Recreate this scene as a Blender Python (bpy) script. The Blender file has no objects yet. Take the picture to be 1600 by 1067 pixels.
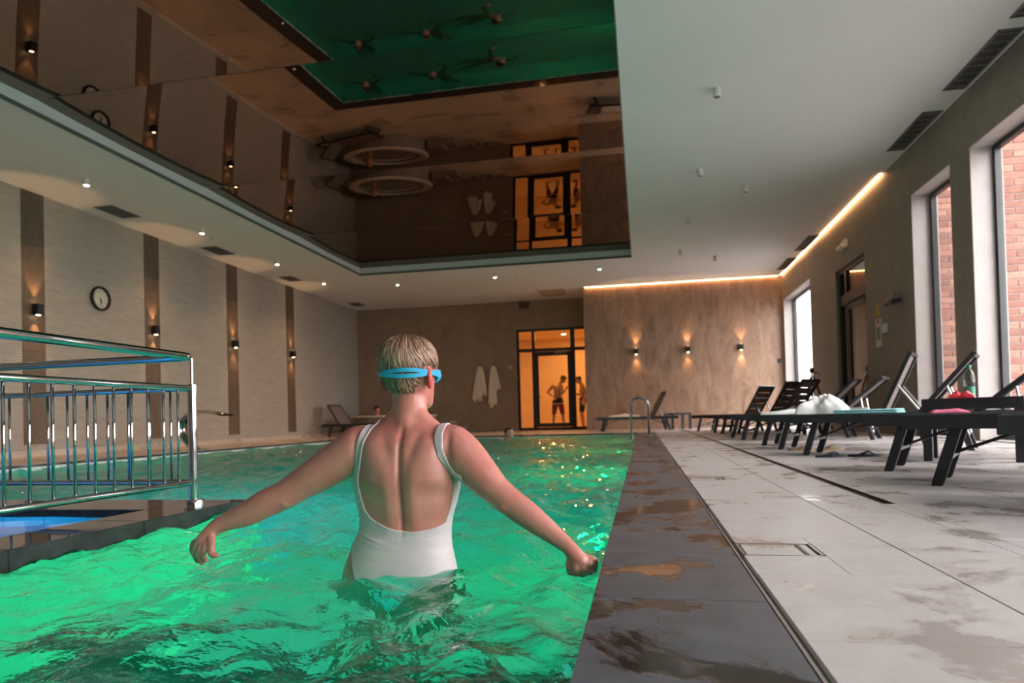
import bpy, bmesh, math, random
import numpy as np
from mathutils import Vector, Matrix, Euler
random.seed(7)
R = math.radians
sc = bpy.context.scene
COL = sc.collection

# ------------------------------------------------------------------ camera, sky, exposure
cam_d = bpy.data.cameras.new('camera')
cam_d.sensor_width = 36.0; cam_d.lens = 36.0 * 1067.0 / 1600.0
cam_d.shift_y = (636.5 - 533.5) / 1600.0
cam_d.clip_start = 0.05; cam_d.clip_end = 300
cam_d.dof.use_dof = True; cam_d.dof.focus_distance = 2.05; cam_d.dof.aperture_fstop = 4.0
cam = bpy.data.objects.new('camera', cam_d); COL.objects.link(cam)
def camera_matrix(yaw, pitch, roll):
    c, s = math.cos(yaw), math.sin(yaw); ry = Matrix(((c, 0, s), (0, 1, 0), (-s, 0, c)))
    c, s = math.cos(pitch), math.sin(pitch); rx = Matrix(((1, 0, 0), (0, c, s), (0, -s, c)))
    c, s = math.cos(roll), math.sin(roll); rz = Matrix(((c, s, 0), (-s, c, 0), (0, 0, 1)))
    b = Matrix(((1, 0, 0), (0, 0, -1), (0, 1, 0)))
    m = rz @ rx @ ry @ b                       # world -> camera (x right, y down, z forward)
    right, down, fwd = m[0], m[1], m[2]
    w = Matrix((right, -Vector(down), -Vector(fwd))).transposed()
    return w.to_4x4()
mw = camera_matrix(R(10.78141529), R(0.91573745), R(1.4814934))
mw.translation = Vector((0, 0, 0.4))
cam.matrix_world = mw
sc.camera = cam

w = bpy.data.worlds.new('overcast_sky'); sc.world = w; w.use_nodes = True
bg = w.node_tree.nodes['Background']
bg.inputs['Color'].default_value = (1.0, 0.935, 0.94, 1); bg.inputs['Strength'].default_value = 20.0

sc.view_settings.view_transform = 'Standard'; sc.view_settings.look = 'None'
sc.view_settings.gamma = 1.0; sc.view_settings.use_curve_mapping = False
sc.view_settings.exposure = -0.52
try:
    sc.cycles.max_bounces = 10; sc.cycles.diffuse_bounces = 5; sc.cycles.glossy_bounces = 5
    sc.cycles.transmission_bounces = 8; sc.cycles.transparent_max_bounces = 12
    sc.cycles.sample_clamp_indirect = 4.0; sc.cycles.blur_glossy = 0.5
    sc.cycles.use_denoising = True
except Exception: pass

# ------------------------------------------------------------------ small helpers
def link(o, parent=None):
    COL.objects.link(o)
    if parent is not None: o.parent = parent
    return o
def empty(name, loc=(0, 0, 0), rz=0.0):
    o = bpy.data.objects.new(name, None); COL.objects.link(o)
    o.location = loc; o.rotation_euler = (0, 0, rz); o.empty_display_size = 0.1
    return o
def tag(o, label=None, cat=None, group=None, kind=None):
    if label: o['label'] = label
    if cat: o['category'] = cat
    if group: o['group'] = group
    if kind: o['kind'] = kind
    return o
def structure(o): o['kind'] = 'structure'; return o

class MB:
    """collects shapes into one mesh"""
    def __init__(s): s.v = []; s.f = []
    def add(s, v, f):
        n = len(s.v); s.v += [tuple(p) for p in v]; s.f += [tuple(i + n for i in q) for q in f]; return s
    def box(s, x0, x1, y0, y1, z0, z1, m=None):
        v = [Vector(p) for p in ((x0,y0,z0),(x1,y0,z0),(x1,y1,z0),(x0,y1,z0),(x0,y0,z1),(x1,y0,z1),(x1,y1,z1),(x0,y1,z1))]
        if m is not None: v = [m @ p for p in v]
        return s.add(v, [(0,3,2,1),(4,5,6,7),(0,1,5,4),(1,2,6,5),(2,3,7,6),(3,0,4,7)])
    def cbox(s, x0, x1, y0, y1, z0, z1, c=0.003, m=None):
        """box with chamfered edges"""
        v = []; 
        for i, (x, sx) in enumerate(((x0, 1), (x1, -1))):
            for j, (y, sy) in enumerate(((y0, 1), (y1, -1))):
                for k, (z, sz) in enumerate(((z0, 1), (z1, -1))):
                    v += [Vector((x, y + sy*c, z + sz*c)), Vector((x + sx*c, y, z + sz*c)), Vector((x + sx*c, y + sy*c, z))]
        if m is not None: v = [m @ p for p in v]
        I = lambda i, j, k, a: (i*4 + j*2 + k)*3 + a
        f = []
        for i in (0, 1):
            q = [I(i,0,0,0), I(i,1,0,0), I(i,1,1,0), I(i,0,1,0)]; f.append(tuple(q if i else q[::-1]))
            q = [I(0,i,0,1), I(1,i,0,1), I(1,i,1,1), I(0,i,1,1)]; f.append(tuple(q[::-1] if i else q))
            q = [I(0,0,i,2), I(1,0,i,2), I(1,1,i,2), I(0,1,i,2)]; f.append(tuple(q if i else q[::-1]))
        for a in (0, 1):
            for b in (0, 1):
                f.append((I(a,b,0,0), I(a,b,0,1), I(a,b,1,1), I(a,b,1,0)))
                f.append((I(a,0,b,0), I(a,0,b,2), I(a,1,b,2), I(a,1,b,0)))
                f.append((I(0,a,b,1), I(0,a,b,2), I(1,a,b,2), I(1,a,b,1)))
                for k in (0, 1): f.append((I(a,b,k,0), I(a,b,k,1), I(a,b,k,2)))
        return s.add(v, f)
    def tube(s, pts, r, n=10, closed=False, caps=True, flat=1.0, up=None):
        """swept tube; r number or list; flat scales the second axis"""
        P = [Vector(p) for p in pts]; m = len(P)
        rs = list(r) if isinstance(r, (list, tuple)) else [r]*m
        T = []
        for i in range(m):
            a = P[(i-1) % m] if (closed or i > 0) else P[0]; b = P[(i+1) % m] if (closed or i < m-1) else P[-1]
            T.append((b - a).normalized())
        u0 = Vector(up) if up is not None else (Vector((0,0,1)) if abs(T[0].z) < 0.9 else Vector((1,0,0)))
        rings = []; u = u0 - T[0]*u0.dot(T[0]); u.normalize()
        for i in range(m):
            if up is not None: u = u0 - T[i]*u0.dot(T[i])
            else: u = u - T[i]*u.dot(T[i])
            u.normalize(); w_ = T[i].cross(u)
            rings.append([P[i] + (u*math.cos(2*math.pi*k/n)*flat + w_*math.sin(2*math.pi*k/n))*rs[i] for k in range(n)])
        v = [p for q in rings for p in q]; f = []
        for i in range(m if closed else m-1):
            j = (i+1) % m
            for k in range(n): f.append((i*n+k, i*n+(k+1) % n, j*n+(k+1) % n, j*n+k))
        if caps and not closed:
            f.append(tuple(range(n-1, -1, -1))); f.append(tuple((m-1)*n+k for k in range(n)))
        return s.add(v, f)
    def lathe(s, prof, n=24, c=(0,0,0), m=None, cap=True):
        v = []; f = []
        for (r, z) in prof:
            for k in range(n):
                a = 2*math.pi*k/n; p = Vector((r*math.cos(a), r*math.sin(a), z))
                if m is not None: p = m @ p
                v.append(p + Vector(c))
        L = len(prof)
        for i in range(L-1):
            for k in range(n): f.append((i*n+k, i*n+(k+1) % n, (i+1)*n+(k+1) % n, (i+1)*n+k))
        if cap:
            f.append(tuple(range(n-1, -1, -1))); f.append(tuple((L-1)*n+k for k in range(n)))
        return s.add(v, f)
    def grid(s, fn, nu, nv):
        v = [fn(i/nu, j/nv) for j in range(nv+1) for i in range(nu+1)]
        f = [(j*(nu+1)+i, j*(nu+1)+i+1, (j+1)*(nu+1)+i+1, (j+1)*(nu+1)+i) for j in range(nv) for i in range(nu)]
        return s.add(v, f)
    def mesh(s, name, mat, smooth=False):
        me = bpy.data.meshes.new(name); me.from_pydata(s.v, [], s.f); me.update()
        if mat is not None: me.materials.append(mat)
        if smooth: me.polygons.foreach_set('use_smooth', [True]*len(me.polygons))
        return me
    def side_mat(s, o, mat, zmin=0.5):
        o.data.materials.append(mat)
        for p in o.data.polygons:
            if p.normal.z < zmin: p.material_index = 1
        return o
    def build(s, name, mat, parent=None, smooth=False, auto=None):
        me = s.mesh(name, mat, smooth or auto is not None)
        if auto is not None:
            try: me.set_sharp_from_angle(angle=R(auto))
            except Exception: pass
        return link(bpy.data.objects.new(name, me), parent)
def inst(name, me, parent=None, loc=(0,0,0), rot=(0,0,0)):
    o = bpy.data.objects.new(name, me); o.location = loc; o.rotation_euler = rot
    return link(o, parent)
def copy_tree(o, parent=None):
    c = o.copy(); COL.objects.link(c); c.parent = parent
    for ch in list(o.children): copy_tree(ch, c)
    return c
def arc(c, r, a0, a1, n, ax1, ax2):
    c = Vector(c); ax1 = Vector(ax1); ax2 = Vector(ax2)
    return [c + (ax1*math.cos(R(a0+(a1-a0)*i/n)) + ax2*math.sin(R(a0+(a1-a0)*i/n)))*r for i in range(n+1)]

# ------------------------------------------------------------------ procedural materials
class NT:
    def __init__(s, name):
        s.m = bpy.data.materials.new(name); s.m.use_nodes = True; s.t = s.m.node_tree
        for n in list(s.t.nodes): s.t.nodes.remove(n)
        s.out = s.t.nodes.new('ShaderNodeOutputMaterial')
    def n(s, typ, **kw):
        nd = s.t.nodes.new('ShaderNode' + typ)
        for k, v in kw.items():
            if k in nd.inputs: s.set(nd.inputs[k], v)
            else: setattr(nd, k, v)
        return nd
    def set(s, sock, v):
        if isinstance(v, bpy.types.NodeSocket): s.t.links.new(v, sock)
        elif isinstance(v, tuple) and len(v) == 3 and sock.type == 'RGBA': sock.default_value = (*v, 1)
        else: sock.default_value = v
    def inp(s, nd, **kw):
        for k, v in kw.items(): s.set(nd.inputs[k.replace('_', ' ')], v)
        return nd
    def pos(s, scale=(1, 1, 1), obj=False):
        src = s.n('TexCoord').outputs['Object'] if obj else s.n('NewGeometry').outputs['Position']
        mp = s.n('Mapping'); s.set(mp.inputs['Vector'], src); mp.inputs['Scale'].default_value = scale
        return mp.outputs['Vector']
    def noise(s, vec, scale, detail=4, rough=0.55, dist=0.0):
        nd = s.n('TexNoise'); s.set(nd.inputs['Vector'], vec); nd.inputs['Scale'].default_value = scale
        nd.inputs['Detail'].default_value = detail; nd.inputs['Roughness'].default_value = rough
        nd.inputs['Distortion'].default_value = dist
        return nd.outputs['Fac']
    def ramp(s, fac, stops):
        nd = s.n('ValToRGB'); s.set(nd.inputs['Fac'], fac); e = nd.color_ramp.elements
        while len(e) < len(stops): e.new(0.5)
        for el, (p, c) in zip(e, stops):
            el.position = p; el.color = (*c, 1) if isinstance(c, tuple) else (c, c, c, 1)
        return nd.outputs['Color']
    def mix(s, fac, a, b):
        nd = s.n('Mix'); nd.data_type = 'RGBA'; s.set(nd.inputs[0], fac)
        for i, v in ((6, a), (7, b)):
            if isinstance(v, tuple): nd.inputs[i].default_value = (*v, 1)
            else: s.set(nd.inputs[i], v)
        return nd.outputs[2]
    def bump(s, h, strength=0.3, dist=0.01):
        nd = s.n('Bump'); s.set(nd.inputs['Height'], h); nd.inputs['Strength'].default_value = strength
        nd.inputs['Distance'].default_value = dist
        return nd.outputs['Normal']
    def pbsdf(s, **kw):
        nd = s.n('BsdfPrincipled')
        for k, v in kw.items(): s.set(nd.inputs[k.replace('_', ' ')], v)
        s.t.links.new(nd.outputs[0], s.out.inputs[0]); return s.m
def plain(name, col, rough=0.5, metal=0.0, var=0.12, scale=6.0, bump=0.0, bscale=60.0, spec=0.5, obj=False):
    t = NT(name); v = t.pos(obj=obj)
    n = t.noise(v, scale, 4)
    lo = tuple(max(0, c*(1-var)) for c in col); hi = tuple(min(1, c*(1+var)) for c in col)
    kw = dict(Base_Color=t.ramp(n, [(0.3, lo), (0.7, hi)]), Roughness=rough, Metallic=metal, Specular_IOR_Level=spec)
    if bump: kw['Normal'] = t.bump(t.noise(v, bscale, 3), bump, 0.004)
    return t.pbsdf(**kw)
def emit(name, col, strength):
    t = NT(name); e = t.n('Emission'); t.set(e.inputs['Color'], col); e.inputs['Strength'].default_value = strength
    t.t.links.new(e.outputs[0], t.out.inputs[0]); return t.m
def thin_glass(name, tint=(0.95, 0.97, 0.96), refl=1.0):
    t = NT(name); tr = t.n('BsdfTransparent'); t.set(tr.inputs[0], tint)
    g = t.n('BsdfGlossy'); t.set(g.inputs['Color'], (refl, refl, refl)); g.inputs['Roughness'].default_value = 0.01
    lw = t.n('LayerWeight'); lw.inputs['Blend'].default_value = 0.5
    pw = t.n('Math', operation='POWER'); t.set(pw.inputs[0], lw.outputs['Facing']); pw.inputs[1].default_value = 4.0
    fr = t.n('Math', operation='MULTIPLY_ADD'); t.set(fr.inputs[0], pw.outputs[0]); fr.inputs[1].default_value = 0.7; fr.inputs[2].default_value = 0.035
    mx = t.n('MixShader'); t.t.links.new(fr.outputs[0], mx.inputs[0])
    t.t.links.new(tr.outputs[0], mx.inputs[1]); t.t.links.new(g.outputs[0], mx.inputs[2])
    t.t.links.new(mx.outputs[0], t.out.inputs[0]); return t.m

MAT = {}
def stone(name, c1, c2, c3, scale=(1, 1, 1), rough=0.45, n1=1.6, n2=14, bump=0.15):
    t = NT(name); v = t.pos(scale)
    a = t.noise(v, n1, 7, 0.66, 1.1); b = t.noise(v, n2, 5, 0.6)
    base = t.ramp(a, [(0.28, c1), (0.5, c2), (0.72, c3)])
    base = t.mix(t.ramp(b, [(0.35, 0.0), (0.75, 0.35)]), base, tuple(x*0.6 for x in c1))
    return t.pbsdf(Base_Color=base, Roughness=rough, Normal=t.bump(b, bump, 0.004))
MAT['far_stone'] = stone('far_wall_stone', (0.25, 0.165, 0.105), (0.31, 0.21, 0.138), (0.36, 0.255, 0.17), (1, 1, 0.8), 0.55)
MAT['led_stone'] = stone('streaked_wall_stone', (0.17, 0.098, 0.062), (0.30, 0.185, 0.125), (0.41, 0.275, 0.195), (1.9, 1, 0.62), 0.5, 1.9, 13)
MAT['right_stone'] = stone('taupe_wall_stone', (0.23, 0.20, 0.165), (0.27, 0.235, 0.19), (0.31, 0.27, 0.22), (1, 1, 0.7), 0.6)
MAT['stripe_dark'] = stone('dark_stripe_stone', (0.075, 0.055, 0.04), (0.105, 0.076, 0.054), (0.14, 0.10, 0.072), (1, 3, 0.5), 0.5, 2.0, 12)
MAT['stripe_warm'] = stone('warm_stripe_stone', (0.10, 0.066, 0.043), (0.145, 0.096, 0.062), (0.19, 0.127, 0.084), (1, 3, 0.5), 0.5, 2.0, 12)
def ribbed():
    t = NT('ribbed_light_tile'); g = t.n('NewGeometry'); sx = t.n('SeparateXYZ'); t.set(sx.inputs[0], g.outputs['Position'])
    z = sx.outputs['Z']
    wv = t.n('TexWave'); wv.wave_type = 'BANDS'; wv.bands_direction = 'Z'; t.set(wv.inputs['Vector'], g.outputs['Position'])
    wv.inputs['Scale'].default_value = 8.5; wv.inputs['Distortion'].default_value = 0.5; wv.inputs['Detail'].default_value = 2.0
    wv.inputs['Detail Scale'].default_value = 1.5
    nz = t.noise(t.pos((1, 1.0, 6)), 3.0, 4)
    base = t.ramp(nz, [(0.3, (0.375, 0.33, 0.28)), (0.7, (0.455, 0.405, 0.345))])
    base = t.mix(t.ramp(wv.outputs['Fac'], [(0.0, 0.22), (0.5, 0.0)]), base, (0.27, 0.23, 0.19))
    return t.pbsdf(Base_Color=base, Roughness=0.55, Normal=t.bump(wv.outputs['Fac'], 0.6, 0.012))
MAT['ribbed'] = ribbed()
MAT['ceiling'] = plain('ceiling_paint', (0.80, 0.79, 0.78), 0.7, var=0.02, scale=1.0)
MAT['white_trim'] = plain('white_cove_paint', (0.72, 0.75, 0.74), 0.5, var=0.03)
MAT['shadow_gap'] = plain('dark_shadow_gap', (0.10, 0.115, 0.11), 0.5)
MAT['black_metal'] = plain('black_metal', (0.016, 0.016, 0.018), 0.4, 0.2)
MAT['black_frame'] = plain('black_window_frame', (0.022, 0.024, 0.026), 0.4, 0.1)
MAT['reveal'] = plain('pale_window_reveal', (0.40, 0.355, 0.345), 0.6, var=0.05)
MAT['glass'] = thin_glass('window_glass')
def chrome(name='polished_steel', rough=0.07):
    t = NT(name); return t.pbsdf(Base_Color=t.ramp(t.noise(t.pos(), 3), [(0.3, (0.48, 0.48, 0.49)), (0.7, (0.56, 0.56, 0.57))]), Metallic=1.0, Roughness=rough)
MAT['chrome'] = chrome()
MAT['brushed'] = chrome('brushed_steel', 0.2)
def mirror():
    t = NT('smoked_mirror'); g = t.n('BsdfGlossy'); t.set(g.inputs['Color'], (0.24, 0.20, 0.168)); g.inputs['Roughness'].default_value = 0.0
    v = t.pos(); 
    t.set(g.inputs['Normal'], t.bump(t.noise(v, 0.9, 1), 0.02, 0.05))
    t.t.links.new(g.outputs[0], t.out.inputs[0]); return t.m
MAT['mirror'] = mirror()
def deck(name, c_dry, c_dry2, c_wet, wet_lo, wet_hi, r_dry, r_wet, sc1=1.1, st=(1, 1, 1)):
    """stone with puddles: wet patches are darker and glossy"""
    t = NT(name); v = t.pos(st)
    big = t.noise(v, sc1, 7, 0.62, 0.35)
    fine = t.noise(v, 9.0, 6, 0.65, 0.3); grain = t.noise(v, 120.0, 2)
    wet = t.ramp(big, [(wet_lo, 0.0), (wet_hi, 1.0)])
    dry = t.ramp(fine, [(0.3, c_dry), (0.7, c_dry2)])
    dry = t.mix(t.ramp(grain, [(0.4, 0.0), (0.75, 0.25)]), dry, tuple(c*0.7 for c in c_dry))
    col = t.mix(wet, dry, c_wet)
    ro = t.n('MapRange'); t.set(ro.inputs['Value'], wet); ro.inputs['To Min'].default_value = r_dry; ro.inputs['To Max'].default_value = r_wet
    mul = t.n('Math', operation='MULTIPLY'); t.set(mul.inputs[0], fine)
    inv = t.n('Math', operation='SUBTRACT'); inv.inputs[0].default_value = 1.0; t.set(inv.inputs[1], wet); t.set(mul.inputs[1], inv.outputs[0])
    return t.pbsdf(Base_Color=col, Roughness=ro.outputs[0], Normal=t.bump(mul.outputs[0], 0.25, 0.004), Specular_IOR_Level=0.6)
MAT['deck'] = deck('deck_stone_tile', (0.47, 0.43, 0.425), (0.56, 0.52, 0.52), (0.385, 0.34, 0.325), 0.53, 0.60, 0.42, 0.20, 2.6)
MAT['coping'] = deck('dark_slate_coping', (0.056, 0.062, 0.078), (0.108, 0.116, 0.138), (0.030, 0.023, 0.021), 0.515, 0.56, 0.36, 0.11, 2.6)
MAT['coping_wet'] = deck('wet_slate', (0.05, 0.042, 0.04), (0.075, 0.064, 0.06), (0.045, 0.038, 0.035), 0.3, 0.5, 0.10, 0.04, 1.2)
MAT['slate_side'] = plain('matt_slate_side', (0.024, 0.026, 0.027), 0.75, var=0.4, scale=14, bump=0.3, spec=0.2)
MAT['grout'] = plain('dark_grout', (0.13, 0.115, 0.11), 0.8)
MAT['deck_far'] = deck('pale_deck_stone', (0.52, 0.42, 0.34), (0.60, 0.49, 0.40), (0.42, 0.33, 0.27), 0.5, 0.62, 0.4, 0.2, 1.0)
MAT['steel_dark'] = plain('drain_steel', (0.06, 0.055, 0.055), 0.35, 0.7)
MAT['steel_edge'] = plain('steel_edge_strip', (0.55, 0.53, 0.52), 0.3, 0.9)
MAT['pool_tile'] = None
def pool_tile():
    t = NT('pool_basin_tile'); v = t.pos(); br = t.n('TexBrick'); t.set(br.inputs['Vector'], v)
    br.offset = 0.0; br.inputs['Scale'].default_value = 1.0
    br.inputs['Brick Width'].default_value = 0.25; br.inputs['Row Height'].default_value = 0.25; br.inputs['Mortar Size'].default_value = 0.006
    t.set(br.inputs['Color1'], (0.66, 0.72, 0.70)); t.set(br.inputs['Color2'], (0.60, 0.68, 0.66)); t.set(br.inputs['Mortar'], (0.40, 0.47, 0.46))
    return t.pbsdf(Base_Color=br.outputs['Color'], Roughness=0.5)
MAT['pool_tile'] = pool_tile()
def water(name, tint, bs, strength):
    t = NT(name); v = t.pos((1, 0.8, 1))
    n1 = t.noise(v, bs, 3, 0.5, 0.8); n2 = t.noise(t.pos((1, 1.3, 1)), bs*3.1, 2, 0.5, 1.2)
    ad = t.n('Math', operation='MULTIPLY_ADD'); t.set(ad.inputs[0], n2); ad.inputs[1].default_value = 0.22; t.set(ad.inputs[2], n1)
    nrm = t.bump(ad.outputs[0], strength, 0.02)
    rf = t.n('BsdfRefraction'); t.set(rf.inputs['Color'], tint); rf.inputs['IOR'].default_value = 1.33; rf.inputs['Roughness'].default_value = 0.0
    gl = t.n('BsdfGlossy'); t.set(gl.inputs['Color'], (1, 1, 1)); gl.inputs['Roughness'].default_value = 0.0
    fr = t.n('Fresnel'); fr.inputs['IOR'].default_value = 1.33
    for nd in (rf, gl, fr): t.set(nd.inputs['Normal'], nrm)
    mx = t.n('MixShader'); t.t.links.new(fr.outputs[0], mx.inputs[0])
    t.t.links.new(rf.outputs[0], mx.inputs[1]); t.t.links.new(gl.outputs[0], mx.inputs[2])
    t.t.links.new(mx.outputs[0], t.out.inputs[0]); return t.m
MAT['water'] = water('pool_water', (0.50, 1.0, 0.95), 9.0, 1.0)
MAT['water_blue'] = water('wading_pool_water', (0.9, 0.97, 1.0), 5.0, 0.1)
# ------------------------------------------------------------------ room dimensions (metres)
XL, XR, YF, YL, XC, CH, YB = -9.2, 3.83, 21.26, 19.63, -1.57, 4.1, -6.0
PX0, PX1, PY0, PY1, WZ, PZ = -7.08, -0.12, -4.0, 15.7, -0.06, -1.05
CW = 0.37
ROW = 0.51

# ------------------------------------------------------------------ floor
b = MB()
b.box(PX1+CW, XR+0.35, YB, YF+0.2, -0.25, -0.012)                      # slab under the right-hand deck
b.box(XL-0.2, PX0-CW, YB, YF+0.2, -0.25, -0.004)
b.box(PX0-CW, PX1+CW, PY1+CW, YF+0.2, -0.25, -0.004)
b.box(PX0-CW, PX1+CW, YB, PY0-CW, -0.25, -0.004)
floor = structure(b.build('floor', MAT['grout']))
b = MB(); b.box(XL, PX0-CW-0.006, YB, YF, -0.003, 0.0); b.build('deck_paving', MAT['deck_far'], floor)
b = MB(); b.box(PX0-CW-0.006, PX1+CW+0.01, PY1+CW+0.006, YF, -0.003, 0.0); b.build('deck_paving', MAT['deck_far'], floor)
xe = [0.268, 0.705, 0.985, None, 1.035, 1.545, 2.055, 2.565, 3.075, 3.585, XR]
y_tiles = 1.27 - 3*ROW; n_rows = 17
y_end = y_tiles + n_rows*ROW
cols = [(xe[i], xe[i+1]) for i in range(len(xe)-1) if xe[i] is not None and xe[i+1] is not None]
hatches = [(0.268, 0.482, 2.01, 2.19), (0.268, 0.482, 4.24, 4.42), (0.268, 0.482, 6.52, 6.70), (0.268, 0.482, 8.8, 8.98)]
tile_mesh = {}
for c, (x0, x1) in enumerate(cols):
    for r in range(n_rows):
        y0 = y_tiles + r*ROW; g = 0.0016
        cuts = [h for h in hatches if c == 0 and h[2] < y0+ROW and h[3] > y0]
        if cuts:
            h = cuts[0]; m = MB(); ya = max(y0+g, h[2]); yb = min(y0+ROW-g, h[3])
            m.cbox(h[1]+0.004, x1-g, y0+g, y0+ROW-g, -0.012, 0, 0.0012)
            if ya > y0+g+0.01: m.cbox(x0, h[1]+0.004, y0+g, ya-0.004, -0.012, 0, 0.0012)
            if yb < y0+ROW-g-0.01: m.cbox(x0, h[1]+0.004, yb+0.004, y0+ROW-g, -0.012, 0, 0.0012)
            m.build('floor_tile', MAT['deck'], floor)
        else:
            if c not in tile_mesh:
                tile_mesh[c] = MB().cbox(x0+g, x1-g, g, ROW-g, -0.012, 0, 0.0012).mesh('floor_tile', MAT['deck'])
            inst('floor_tile', tile_mesh[c], floor, (0, y0, 0))
b = MB()
for (x0, x1) in cols:
    b.box(x0+0.0016, x1-0.0016, y_end+0.002, YL, -0.012, 0.0)
    b.box(x0+0.0016, x1-0.0016, YB, y_tiles-0.002, -0.012, 0.0)
b.build('deck_paving', MAT['deck'], floor)
# slot drain and hatches let into the deck
b = MB(); b.box(0.985, 1.035, 3.12, 17.2, -0.012, -0.008); b.box(0.988, 0.9925, 3.12, 17.2, -0.01, 0.001); b.box(1.0275, 1.032, 3.12, 17.2, -0.01, 0.001)
dr = b.build('slot_drain', MAT['steel_dark']); tag(dr, 'long thin dark steel slot drain running along the pale deck', 'drain')
b = MB(); b.box(0.985, 1.035, YB, 3.12, -0.012, 0.0); b.build('deck_paving', MAT['deck'], floor)
hl = ['nearest square floor hatch cover set beside the dark pool edging', 'second floor hatch cover along the dark pool edging', 'third floor hatch cover along the dark pool edging', 'farthest small floor hatch cover along the dark pool edging']
for (x0, x1, y0, y1), lab in zip(hatches, hl):
    e = empty('floor_hatch', ((x0+x1)/2, (y0+y1)/2, 0)); tag(e, lab, 'hatch', 'floor hatches along the pool')
    hx, hy = (x1-x0)/2, (y1-y0)/2
    MB().cbox(-hx+0.012, hx-0.014, -hy+0.010, hy-0.010, -0.011, -0.0012, 0.001).build('cover', MAT['deck'], e)
    f = MB()
    for q in ((-hx, hx, -hy, -hy+0.006), (-hx, hx, hy-0.006, hy), (-hx, -hx+0.006, -hy, hy), (hx-0.006, hx, -hy, hy)): f.box(*q, -0.011, 0.0005)
    f.build('frame', MAT['steel_edge'], e)
    MB().box(hx-0.045, hx-0.035, -hy+0.012, hy-0.012, -0.0012, 0.0008).build('handle_slot', MAT['steel_dark'], e)

# ------------------------------------------------------------------ pool basin, coping
b = MB()
def inward_box(b, x0, x1, y0, y1, z0, z1):
    b.add([(x0,y0,z0),(x1,y0,z0),(x1,y1,z0),(x0,y1,z0),(x0,y0,z1),(x1,y0,z1),(x1,y1,z1),(x0,y1,z1)],
          [(0,1,2,3),(0,4,5,1),(1,5,6,2),(2,6,7,3),(3,7,4,0)])
inward_box(b, PX0, PX1, PY0, PY1, PZ, -0.03)
basin = structure(b.build('pool_basin', MAT['pool_tile']))
MAT['water_darkener'] = plain('water_darkening_green', (0.05, 0.075, 0.07), 0.5, var=0.2)
MB().box(-2.11, PX1-0.002, 1.15, 2.28, PZ, PZ+0.004).build('added_dark_strip', MAT['water_darkener'], basin)  # added strip that darkens the near water, not a known tile line
def coping_run(name, pieces):
    root = empty(name); structure(root)
    cache = {}
    for (x0, x1, y0, y1, mat) in pieces:
        k = (round(x1-x0, 4), round(y1-y0, 4), mat)
        if k not in cache: cache[k] = MB().cbox(0.0012, x1-x0-0.0012, 0.0012, y1-y0-0.0012, -0.035, 0.0, 0.002).mesh('coping_stone', MAT[mat])
        inst('coping_stone', cache[k], root, (x0, y0, 0))
    return root
yj = 1.52 - 11*ROW
runs = []
y = yj
while y < PY1 + CW - 0.02:
    runs.append((PX1, PX1+CW, y, min(y+ROW, PY1+CW), 'coping')); y += ROW
coping_run('trim_1', runs)
MB().box(PX1+CW, PX1+CW+0.006, YB, PY1+CW, -0.03, 0.001).build('edge_strip', MAT['steel_edge'], bpy.data.objects['trim_1'])
runs = []; y = yj
while y < PY1 + CW - 0.02:
    runs.append((PX0-CW, PX0, y, min(y+ROW, PY1+CW), 'coping_wet')); y += ROW
coping_run('trim_2', runs)
runs = []; x = PX0
while x < PX1 - 0.02:
    runs.append((x, min(x+ROW, PX1), PY1, PY1+CW, 'coping_wet')); x += ROW
coping_run('trim_3', runs)
coping_run('trim_4', [(PX0+i*0.58, PX0+(i+1)*0.58, PY0-CW, PY0, 'coping_wet') for i in range(12)])

# ------------------------------------------------------------------ water
def wave_height(X, Y, seed, amp, waves):
    rng = np.random.RandomState(seed); h = np.zeros_like(X)
    for lam, a, spread in waves:
        for _ in range(5):
            th = rng.uniform(0, 2*np.pi) if spread > 3 else rng.normal(0.3, spread)
            k = 2*np.pi/(lam*rng.uniform(0.75, 1.3)); ph = rng.uniform(0, 6.28)
            # warp phase so that crests are not straight
            wx = 0.35*lam*np.sin(1.7*Y/lam/2.3 + ph) + 0.3*lam*np.sin(1.1*X/lam/1.9 + 2*ph)
            h += a*rng.uniform(0.6, 1.2)*np.sin(k*((X+wx)*np.cos(th) + (Y+wx)*np.sin(th)) + ph)
    return amp*h
def water_sheet(name, x0, x1, ys, nx, z, mat, waves, seed, hole=None, extra=None):
    xs = np.linspace(x0, x1, nx+1); X, Y = np.meshgrid(xs, ys)
    Z = z + wave_height(X, Y, seed, 1.0, waves)
    if extra is not None: Z = Z + extra(X, Y)
    nv = len(ys); v = np.stack([X, Y, Z], -1).reshape(-1, 3)
    i, j = np.meshgrid(np.arange(nx), np.arange(nv-1)); a = (j*(nx+1)+i).ravel()
    f = np.stack([a, a+1, a+nx+2, a+nx+1], -1)
    if hole is not None:
        cx = X[:-1, :-1].ravel() + (xs[1]-xs[0])/2; cy = ((Y[:-1, :-1] + Y[1:, :-1])/2).ravel()
        f = f[~((cx > hole[0]) & (cx < hole[1]) & (cy > hole[2]) & (cy < hole[3]))]
    me = bpy.data.meshes.new(name)
    me.vertices.add(len(v)); me.vertices.foreach_set('co', v.ravel())
    me.loops.add(f.size); me.loops.foreach_set('vertex_index', f.ravel().astype(np.int32))
    me.polygons.add(len(f)); me.polygons.foreach_set('loop_start', np.arange(0, f.size, 4, dtype=np.int32))
    me.polygons.foreach_set('use_smooth', np.ones(len(f), bool)); me.update(calc_edges=True); me.validate()
    me.materials.append(mat)
    return link(bpy.data.objects.new(name, me))
ys = [0.2]; 
while ys[-1] < PY1: ys.append(ys[-1] + max(0.014, 0.0075*ys[-1]))
ys[-1] = PY1; ys = np.array([PY0, -2.5, -1.2, -0.4] + ys)
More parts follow.
